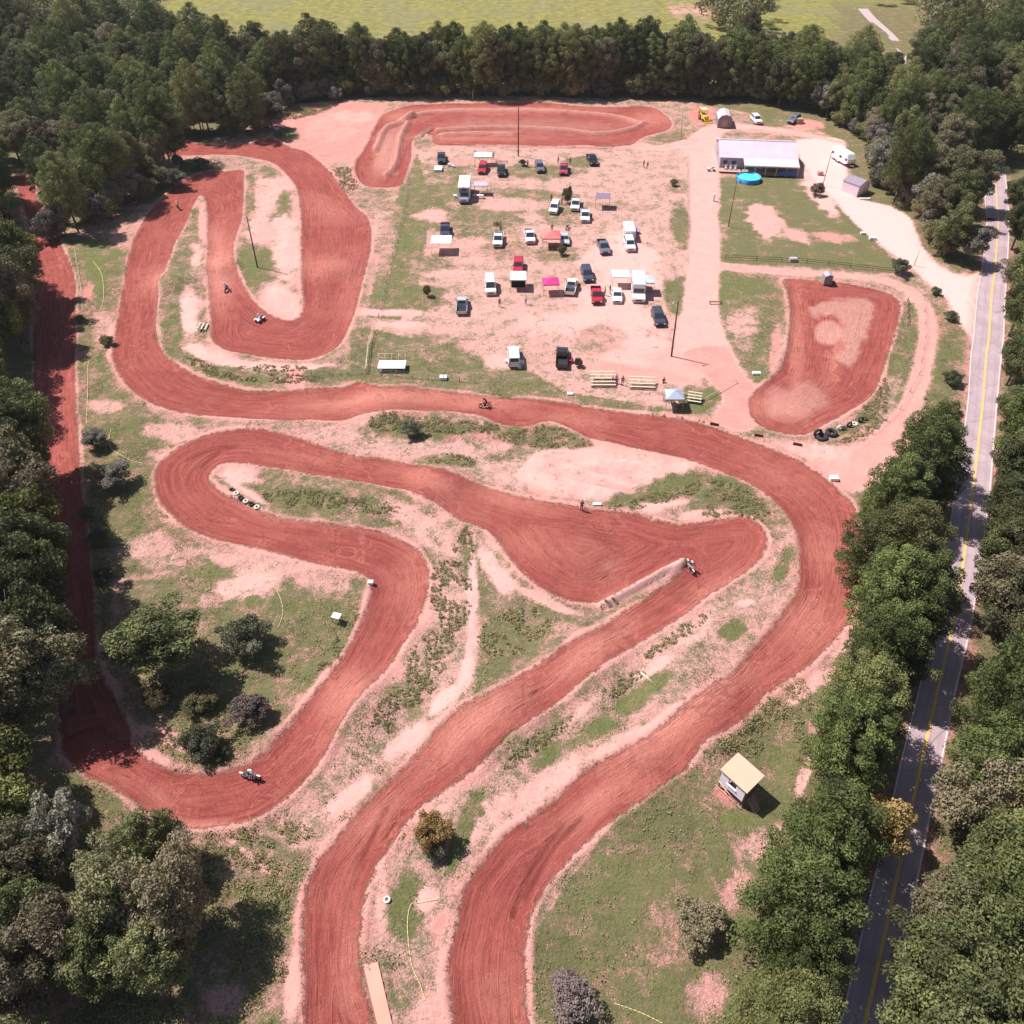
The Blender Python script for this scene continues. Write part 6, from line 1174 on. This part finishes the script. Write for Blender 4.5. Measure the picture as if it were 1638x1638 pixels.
# ------------------------------------------------------------------ bikes, quads, people
def dirt_bike(loc, rz, label, col, group=None, lean=0.0):
    t = empty('dirt_bike', loc, 0, label, 'dirt bike', group, rot=(0, 0, rz)); m = mat('bike_' + col[0], col[1], .4)
    for y in (-.68, .70):
        q = MB(); q.torus((0, y, .33), (1, 0, 0), .28, .06, 18, 8); w_ = q.build('wheel', RUBB, t); s_ = MB()
        for k in range(8): a = k * .785; s_.tube((0, y, .33), (0, y + .25 * math.cos(a), .33 + .25 * math.sin(a)), .008, .008, 4)
        s_.tube((-.08, y, .33), (.08, y, .33), .045); s_.build('spokes', CHROME, w_)
    q = MB(); q.tube((0, -.68, .33), (0, -.1, .42), .04); q.tube((0, -.1, .4), (0, .32, .85), .035); q.tube((0, -.1, .75), (0, .32, .85), .03); q.box((0, .05, .45), (.22, .36, .32)); q.build('frame', BLACKP, t)
    q = MB(); q.prism([(-.1, .72), (.34, .74), (.3, .92), (0, .94)], -.13, .13); q.build('tank', m, t, .03); q = MB(); q.prism([(-.75, .86), (.1, .84), (.1, .90), (-.72, .94)], -.1, .1); q.build('seat', BLACKP, t, .02)
    q = MB(); q.prism([(-1.05, .98), (-.55, .84), (-.55, .88), (-1.03, 1.02)], -.09, .09); q.build('rear_fender', m, t); q = MB(); q.prism([(.35, .80), (1.0, .74), (1.0, .77), (.36, .84)], -.08, .08); q.build('front_fender', m, t)
    for s in (-1, 1): q = MB(); q.tube((s * .09, .70, .33), (s * .08, .38, .98), .028); q.build('fork', CHROME, t)
    q = MB(); q.tube((-.38, .30, 1.06), (-.1, .36, 1.0), .018); q.tube((.38, .30, 1.06), (.1, .36, 1.0), .018); q.tube((-.1, .36, 1.0), (.1, .36, 1.0), .02); q.build('handlebar', BLACKP, t); q = MB(); q.box((0, .48, .88), (.2, .03, .24)); q.build('number_plate', WHITE, t); q = MB(); q.tube((.11, .1, .45), (.12, -.75, .72), .04, .055); q.build('exhaust', CHROME, t)
    return t
def quad_bike(loc, rz, label, col):
    t = empty('quad_bike', loc, rz, label, 'quad bike'); m = mat('bike_' + col[0], col[1], .4)
    for y in (-.6, .62):
        for s in (-1, 1): q = MB(); q.torus((s * .42, y, .27), (1, 0, 0), .18, .1, 16, 8); w_ = q.build('wheel', RUBB, t); h_ = MB(); h_.tube((s * .36, y, .27), (s * .5, y, .27), .1); h_.build('rim', CHROME, w_)
    q = MB(); q.prism([(-.5, .35), (.6, .35), (.75, .6), (.2, .72), (-.7, .68)], -.17, .17); q.build('body', m, t, .03); q = MB(); q.prism([(-.75, .72), (-.05, .70), (-.05, .80), (-.72, .84)], -.14, .14); q.build('seat', BLACKP, t, .03)
    for y in (-.62, .62):
        for s in (-1, 1): q = MB(); q.prism([(y - .32, .55), (y - .2, .66), (y + .2, .66), (y + .34, .54), (y + .2, .62), (y - .2, .62)], s * .40 - .14, s * .40 + .14); q.build('fender', m, t)
    q = MB(); q.tube((-.36, .28, .95), (.36, .28, .95), .018); q.tube((0, .45, .6), (0, .3, .95), .03); q.build('handlebar', BLACKP, t); q = MB(); q.box((0, .8, .5), (.5, .05, .12)); q.build('bumper', CHROME, t); return t
def body_mesh(J, E, cols, key):
    """one continuous figure grown from a jointed skeleton; cols gives materials by bone"""
    me = bpy.data.meshes.new('sk'); me.from_pydata([j[0] for j in J], E, []); o = bpy.data.objects.new('sk', me); C.objects.link(o)
    o.modifiers.new('s', 'SKIN'); o.modifiers.new('u', 'SUBSURF').levels = 1
    sv = me.skin_vertices[0].data
    for i, j in enumerate(J): sv[i].radius = (j[1], j[2] if len(j) > 2 else j[1]); sv[i].use_root = (i == 0)
    dg = bpy.context.evaluated_depsgraph_get(); m2 = bpy.data.meshes.new_from_object(o.evaluated_get(dg)); bpy.data.objects.remove(o); bpy.data.meshes.remove(me); return m2
def person(loc, rz, pose, shirt, pants, label, hair=(.05, .03, .02), group=None, helmet=None, shoes=(.04, .04, .04)):
    t = empty('person', loc, rz, label, 'person', group)
    if pose == 'stand':
        A = {'p': (0, 0, .96), 'w': (0, 0, 1.12), 'c': (0, 0, 1.34), 'n': (0, .0, 1.48), 'h': (0, .02, 1.56), 'sl': (-.18, 0, 1.40), 'el': (-.25, -.02, 1.14), 'hl': (-.27, .08, .92), 'sr': (.18, 0, 1.40), 'er': (.24, -.02, 1.14), 'hr': (.25, .1, .93),
             'tl': (-.10, 0, .90), 'kl': (-.11, .03, .50), 'al': (-.12, -.02, .10), 'fl': (-.12, .15, .05), 'tr': (.10, 0, .90), 'kr': (.12, .02, .50), 'ar': (.14, -.03, .10), 'fr': (.15, .14, .05)}
    elif pose == 'sit':
        A = {'p': (0, 0, .52), 'w': (0, .01, .68), 'c': (0, .05, .90), 'n': (0, .07, 1.04), 'h': (0, .10, 1.12), 'sl': (-.18, .05, .96), 'el': (-.24, .10, .72), 'hl': (-.15, .33, .62), 'sr': (.18, .05, .96), 'er': (.24, .10, .72), 'hr': (.15, .33, .62),
             'tl': (-.10, .06, .50), 'kl': (-.13, .45, .52), 'al': (-.13, .44, .10), 'fl': (-.13, .60, .05), 'tr': (.10, .06, .50), 'kr': (.13, .45, .52), 'ar': (.13, .46, .10), 'fr': (.13, .62, .05)}
    else:   # riding, leaning over the bars
        A = {'p': (0, -.32, .98), 'w': (0, -.25, 1.14), 'c': (0, -.08, 1.33), 'n': (0, .03, 1.44), 'h': (0, .09, 1.51), 'sl': (-.19, -.06, 1.37), 'el': (-.40, .08, 1.22), 'hl': (-.35, .30, 1.08), 'sr': (.19, -.06, 1.37), 'er': (.40, .08, 1.22), 'hr': (.35, .30, 1.08),
             'tl': (-.11, -.28, .96), 'kl': (-.24, .10, .80), 'al': (-.22, -.08, .42), 'fl': (-.22, .08, .37), 'tr': (.11, -.28, .96), 'kr': (.24, .10, .80), 'ar': (.22, -.08, .42), 'fr': (.22, .08, .37)}
    order = ['p', 'w', 'c', 'n', 'h', 'sl', 'el', 'hl', 'sr', 'er', 'hr', 'tl', 'kl', 'al', 'fl', 'tr', 'kr', 'ar', 'fr']
    rad = dict(p=(.14, .11), w=(.13, .10), c=(.16, .11), n=(.06, .06), h=(.06, .06), sl=(.075,), el=(.05,), hl=(.038, .025), sr=(.075,), er=(.05,), hr=(.038, .025), tl=(.095,), kl=(.062,), al=(.042,), fl=(.045, .035), tr=(.095,), kr=(.062,), ar=(.042,), fr=(.045, .035))
    ix = {k: i for i, k in enumerate(order)}; E = [(ix[a], ix[b]) for a, b in ('pw', 'wc', 'cn', 'nh')] + [(ix[a], ix[b]) for a, b in (('c', 'sl'), ('sl', 'el'), ('el', 'hl'), ('c', 'sr'), ('sr', 'er'), ('er', 'hr'), ('p', 'tl'), ('tl', 'kl'), ('kl', 'al'), ('al', 'fl'), ('p', 'tr'), ('tr', 'kr'), ('kr', 'ar'), ('ar', 'fr'))]
    key = pose
    if key not in PMESH: PMESH[key] = body_mesh([(A[k], *rad[k]) for k in order], E, None, key)
    me = PMESH[key].copy(); mats_ = [SKIN, mat('shirt_%02x%02x%02x' % tuple(int(c * 255) for c in shirt), shirt, .9), mat('trousers_%02x%02x%02x' % tuple(int(c * 255) for c in pants), pants, .9), mat('shoes', shoes, .8)]
    me.materials.clear()
    for m in mats_: me.materials.append(m)
    P_ = {k: Vector(v) for k, v in A.items()}
    segs = [('p', 'w', 1), ('w', 'c', 1), ('c', 'n', 1), ('n', 'h', 0), ('c', 'sl', 1), ('sl', 'el', 1), ('el', 'hl', 0 if not helmet else 1), ('c', 'sr', 1), ('sr', 'er', 1), ('er', 'hr', 0 if not helmet else 1), ('p', 'tl', 2), ('tl', 'kl', 2), ('kl', 'al', 2), ('al', 'fl', 3), ('p', 'tr', 2), ('tr', 'kr', 2), ('kr', 'ar', 2), ('ar', 'fr', 3)]
    for f in me.polygons:
        c = f.center; best = None
        for a, b_, mi in segs:
            p0, p1 = P_[a], P_[b_]; d = p1 - p0; u = max(0, min(1, (c - p0).dot(d) / d.length_squared)); q = (c - p0 - d * u).length
            if best is None or q < best[0]: best = (q, mi)
        f.material_index = best[1]
    # head with face, ears, and five-fingered hands joined to the same body mesh
    hd = MB(); hc = P_['h'] + Vector((0, .01, .11)); hd.ball(hc, .105, 0, 14, 10, (.82, .95, 1.12)); hd.tube(hc + Vector((0, .09, -.01)), hc + Vector((0, .118, -.035)), .012, .018, 6); hd.ball(hc + Vector((0, .088, -.065)), .022, 0, 8, 5, (1.3, .5, .4))
    for s in (-1, 1): hd.ball(hc + Vector((s * .034, .088, .012)), .013, 3, 8, 5); hd.ball(hc + Vector((s * .088, 0, 0)), .028, 0, 8, 5, (.4, .8, 1.2))
    for s, k, e_ in ((-1, 'hl', 'el'), (1, 'hr', 'er')):
        hnd = P_[k]; d = (hnd - P_[e_]).normalized(); side = Vector((1, 0, 0)); dn = Vector((0, .5, -.85)) if pose != 'stand' else Vector((0, .3, -1)).normalized()
        for i, L_ in enumerate((.068, .078, .072, .056)):
            o_ = side * (.013 * (i - 1.5) * 1.35); a0 = hnd + d * .02 + o_; a1 = a0 + d * L_ * .55; a2 = a1 + (d * .4 + dn * .8).normalized() * L_ * .5; hd.tube(a0, a1, .0095, .009, 6, 0); hd.tube(a1, a2, .009, .007, 6, 0)
        th0 = hnd - side * s * .022; th1 = th0 + (d * .5 - side * s * .7).normalized() * .04; hd.tube(th0, th1, .011, .009, 6, 0); hd.tube(th1, th1 + d * .025, .009, .007, 6, 0)
    hm = hd.mesh('hm', mats_); bm = bmesh.new(); bm.from_mesh(me); bm.from_mesh(hm); bm.to_mesh(me); bm.free(); bpy.data.meshes.remove(hm); link('body', me, t)
    if helmet:
        q = MB(); q.ball(hc + Vector((0, -.005, .02)), .15, 0, 16, 10, (.88, 1.05, 1)); q.box(hc + Vector((0, .17, .10)), (.17, .14, .02)); q.box(hc + Vector((0, .12, -.07)), (.13, .12, .07)); o = q.build('helmet', mat('helmet_' + helmet[0], helmet[1], .35), t); g_ = MB(); g_.box(hc + Vector((0, .148, .02)), (.17, .03, .07)); g_.build('goggles', BLACKP, o)
    else:
        q = MB(); q.ball(hc + Vector((0, -.018, .028)), .112, 0, 14, 9, (.86, .96, 1.05)); q.build('hair', mat('hair_%d' % int(hair[0] * 999), hair, .8), t)
    return t
PMESH = {}
HW = ('white', (.8, .8, .8)); HR = ('red', (.5, .05, .05)); HB = ('dark', (.05, .05, .06))
def rider(px, py, deg, kind, col, shirt, pants, helm, where):
    p = GZ(px, py, .8); rz = R(deg)
    if kind == 'quad': quad_bike(p, rz, f'{col[0]} quad bike {where}', col); off = Vector((0, 0, -.22)); q = person(p + off, rz, 'ride', shirt, pants, f'rider crouched on the {col[0]} quad bike {where}', helmet=helm)
    else: dirt_bike(p, rz, f'{col[0]} dirt bike {where}', col); person(p, rz, 'ride', shirt, pants, f'rider leaning over the {col[0]} dirt bike {where}', helmet=helm)
# heading deg: 0 = away from the viewer, -90 = to the right
rider(400, 1239, -98, 'bike', ('white', (.78, .78, .8)), (.05, .05, .07), (.72, .74, .78), HW, 'in the lower left bend')
rider(415, 507, 150, 'quad', ('white', (.78, .74, .72)), (.62, .50, .52), (.20, .18, .18), HW, 'at the bottom of the left loop')
rider(361, 459, 172, 'bike', ('grey', (.35, .33, .36)), (.60, .55, .62), (.08, .07, .08), HW, 'on the middle strand of the left loop')
rider(284, 329, 35, 'bike', ('pale pink', (.6, .42, .42)), (.55, .45, .50), (.10, .08, .08), HW, 'at the top of the left loop')
rider(776, 645, 95, 'bike', ('dark red', (.2, .03, .04)), (.07, .04, .05), (.10, .05, .06), HB, 'on the long straight below the pit field')
rider(1105, 905, 195, 'bike', ('cream', (.75, .68, .60)), (.10, .07, .12), (.74, .66, .62), ('lilac', (.70, .58, .68)), 'rounding the end of the raised bank')
# spectators and crew: (px,py,facing,pose,shirt,trousers,label)
PEOPLE = [(931,808,180,'stand',(.25,.03,.03),(.06,.05,.06),'person in dark red shirt standing beside the track left of the weedy island'),
 (799,484,200,'stand',(.30,.12,.08),(.10,.07,.06),'person in brown shirt standing below the white van'),(841,480,150,'stand',(.70,.66,.66),(.12,.06,.06),'person in white shirt and dark trousers below the white canopy'),
 (968,466,120,'stand',(.62,.42,.30),(.10,.08,.08),'person in tan shirt right of the bright red pickup'),(976,463,-60,'stand',(.10,.08,.10),(.40,.30,.26),'person in dark shirt left of the white sedan'),
 (980,608,180,'sit',(.42,.18,.24),(.12,.07,.10),'person in dull red shirt sitting at the right end of the left wide bleacher'),(986,606,190,'stand',(.58,.42,.46),(.14,.07,.09),'person in pale pink shirt standing next to the seated one by the bleacher'),(996,609,170,'stand',(.30,.08,.10),(.16,.08,.10),'person in dark red shirt standing between the two wide bleachers'),
 (760,246,180,'stand',(.66,.52,.52),(.20,.12,.14),'person in pink shirt at the left side of the far white canopy'),(789,249,180,'stand',(.60,.56,.62),(.10,.08,.10),'person in pale shirt at the right side of the far white canopy'),
 (844,262,200,'stand',(.40,.22,.20),(.10,.08,.08),'person in brown shirt just right of the tall dark pole'),(893,256,160,'stand',(.60,.35,.38),(.14,.08,.10),'person in pink shirt behind the maroon pickup'),(912,258,200,'stand',(.22,.10,.12),(.08,.06,.08),'person in dark red shirt behind the right side of the maroon pickup'),
 (882,316,180,'stand',(.35,.10,.12),(.10,.06,.08),'person in red shirt left behind the white long-roofed car'),(899,321,160,'stand',(.55,.30,.30),(.14,.10,.10),'person in salmon shirt between the white long-roofed car and the young tree'),
 (883,364,180,'stand',(.48,.12,.16),(.12,.08,.10),'person in red shirt behind the pale red canopy'),(801,366,150,'stand',(.30,.20,.20),(.10,.08,.10),'person in brown shirt behind the white pickup with open doors'),
 (1030,262,200,'stand',(.40,.30,.34),(.14,.10,.12),'left person of the two walking on the bare dirt at the upper right'),(1036,264,160,'stand',(.24,.16,.20),(.10,.08,.10),'right person of the two walking on the bare dirt at the upper right'),
 (1017,371,180,'stand',(.46,.34,.34),(.14,.10,.12),'person standing right of the white box trailer'),(1062,606,180,'sit',(.22,.10,.08),(.14,.08,.08),'person sitting on the ground left of the blue-grey canopy')]
for px, py, a, pose, sh, pa, lb in PEOPLE:
    p = GZ(px, py, .85 if pose == 'stand' else .6)
    if 'ground' in lb: p.z -= .38
    if 'bleacher' in lb and pose == 'sit': p.z += .0
    person(p, R(a), pose, sh, pa, lb, group='people on the pit field')
# loose bikes by the vehicles
for px, py, a, c_, lb in [(796, 359, 60, ('dark blue', (.06, .07, .2)), 'dark blue dirt bike parked behind the white pickup with open doors'), (907, 362, -20, ('white', (.78, .78, .8)), 'white dirt bike on the ground behind the silver sedan'), (1124, 560, 0, None, '')]:
    if c_: p = GZ(px, py, .5); dirt_bike(p, R(a), lb, c_)
p = GZ(947, 260, 1.2); dirt_bike(p + Vector((0, 0, .68)), R(0), 'dirt bike in the bed of the farthest right black pickup', ('black', (.05, .05, .06))) if False else None
p = GZ(1138, 270, .5); quad_bike(p, R(90), 'white quad bike parked beside the pit road left of the house', ('white', (.78, .74, .72)))

# ------------------------------------------------------------------ haze: thin air over the whole place
hz = bpy.data.materials.new('thin_haze'); hz.use_nodes = True; n = hz.node_tree; n.nodes.clear(); ou = n.nodes.new('ShaderNodeOutputMaterial'); pv = n.nodes.new('ShaderNodeVolumePrincipled')
pv.inputs['Density'].default_value = .00009; pv.inputs['Color'].default_value = (.93, .93, .97, 1); pv.inputs['Anisotropy'].default_value = .2
n.links.new(pv.outputs[0], ou.inputs['Volume'])
b = MB(); b.box((0, 2450, 43), (9000, 5300, 92)); o = b.build('haze', hz); o['kind'] = 'stuff'; tag(o, 'thin bright summer haze over the whole place', 'haze')
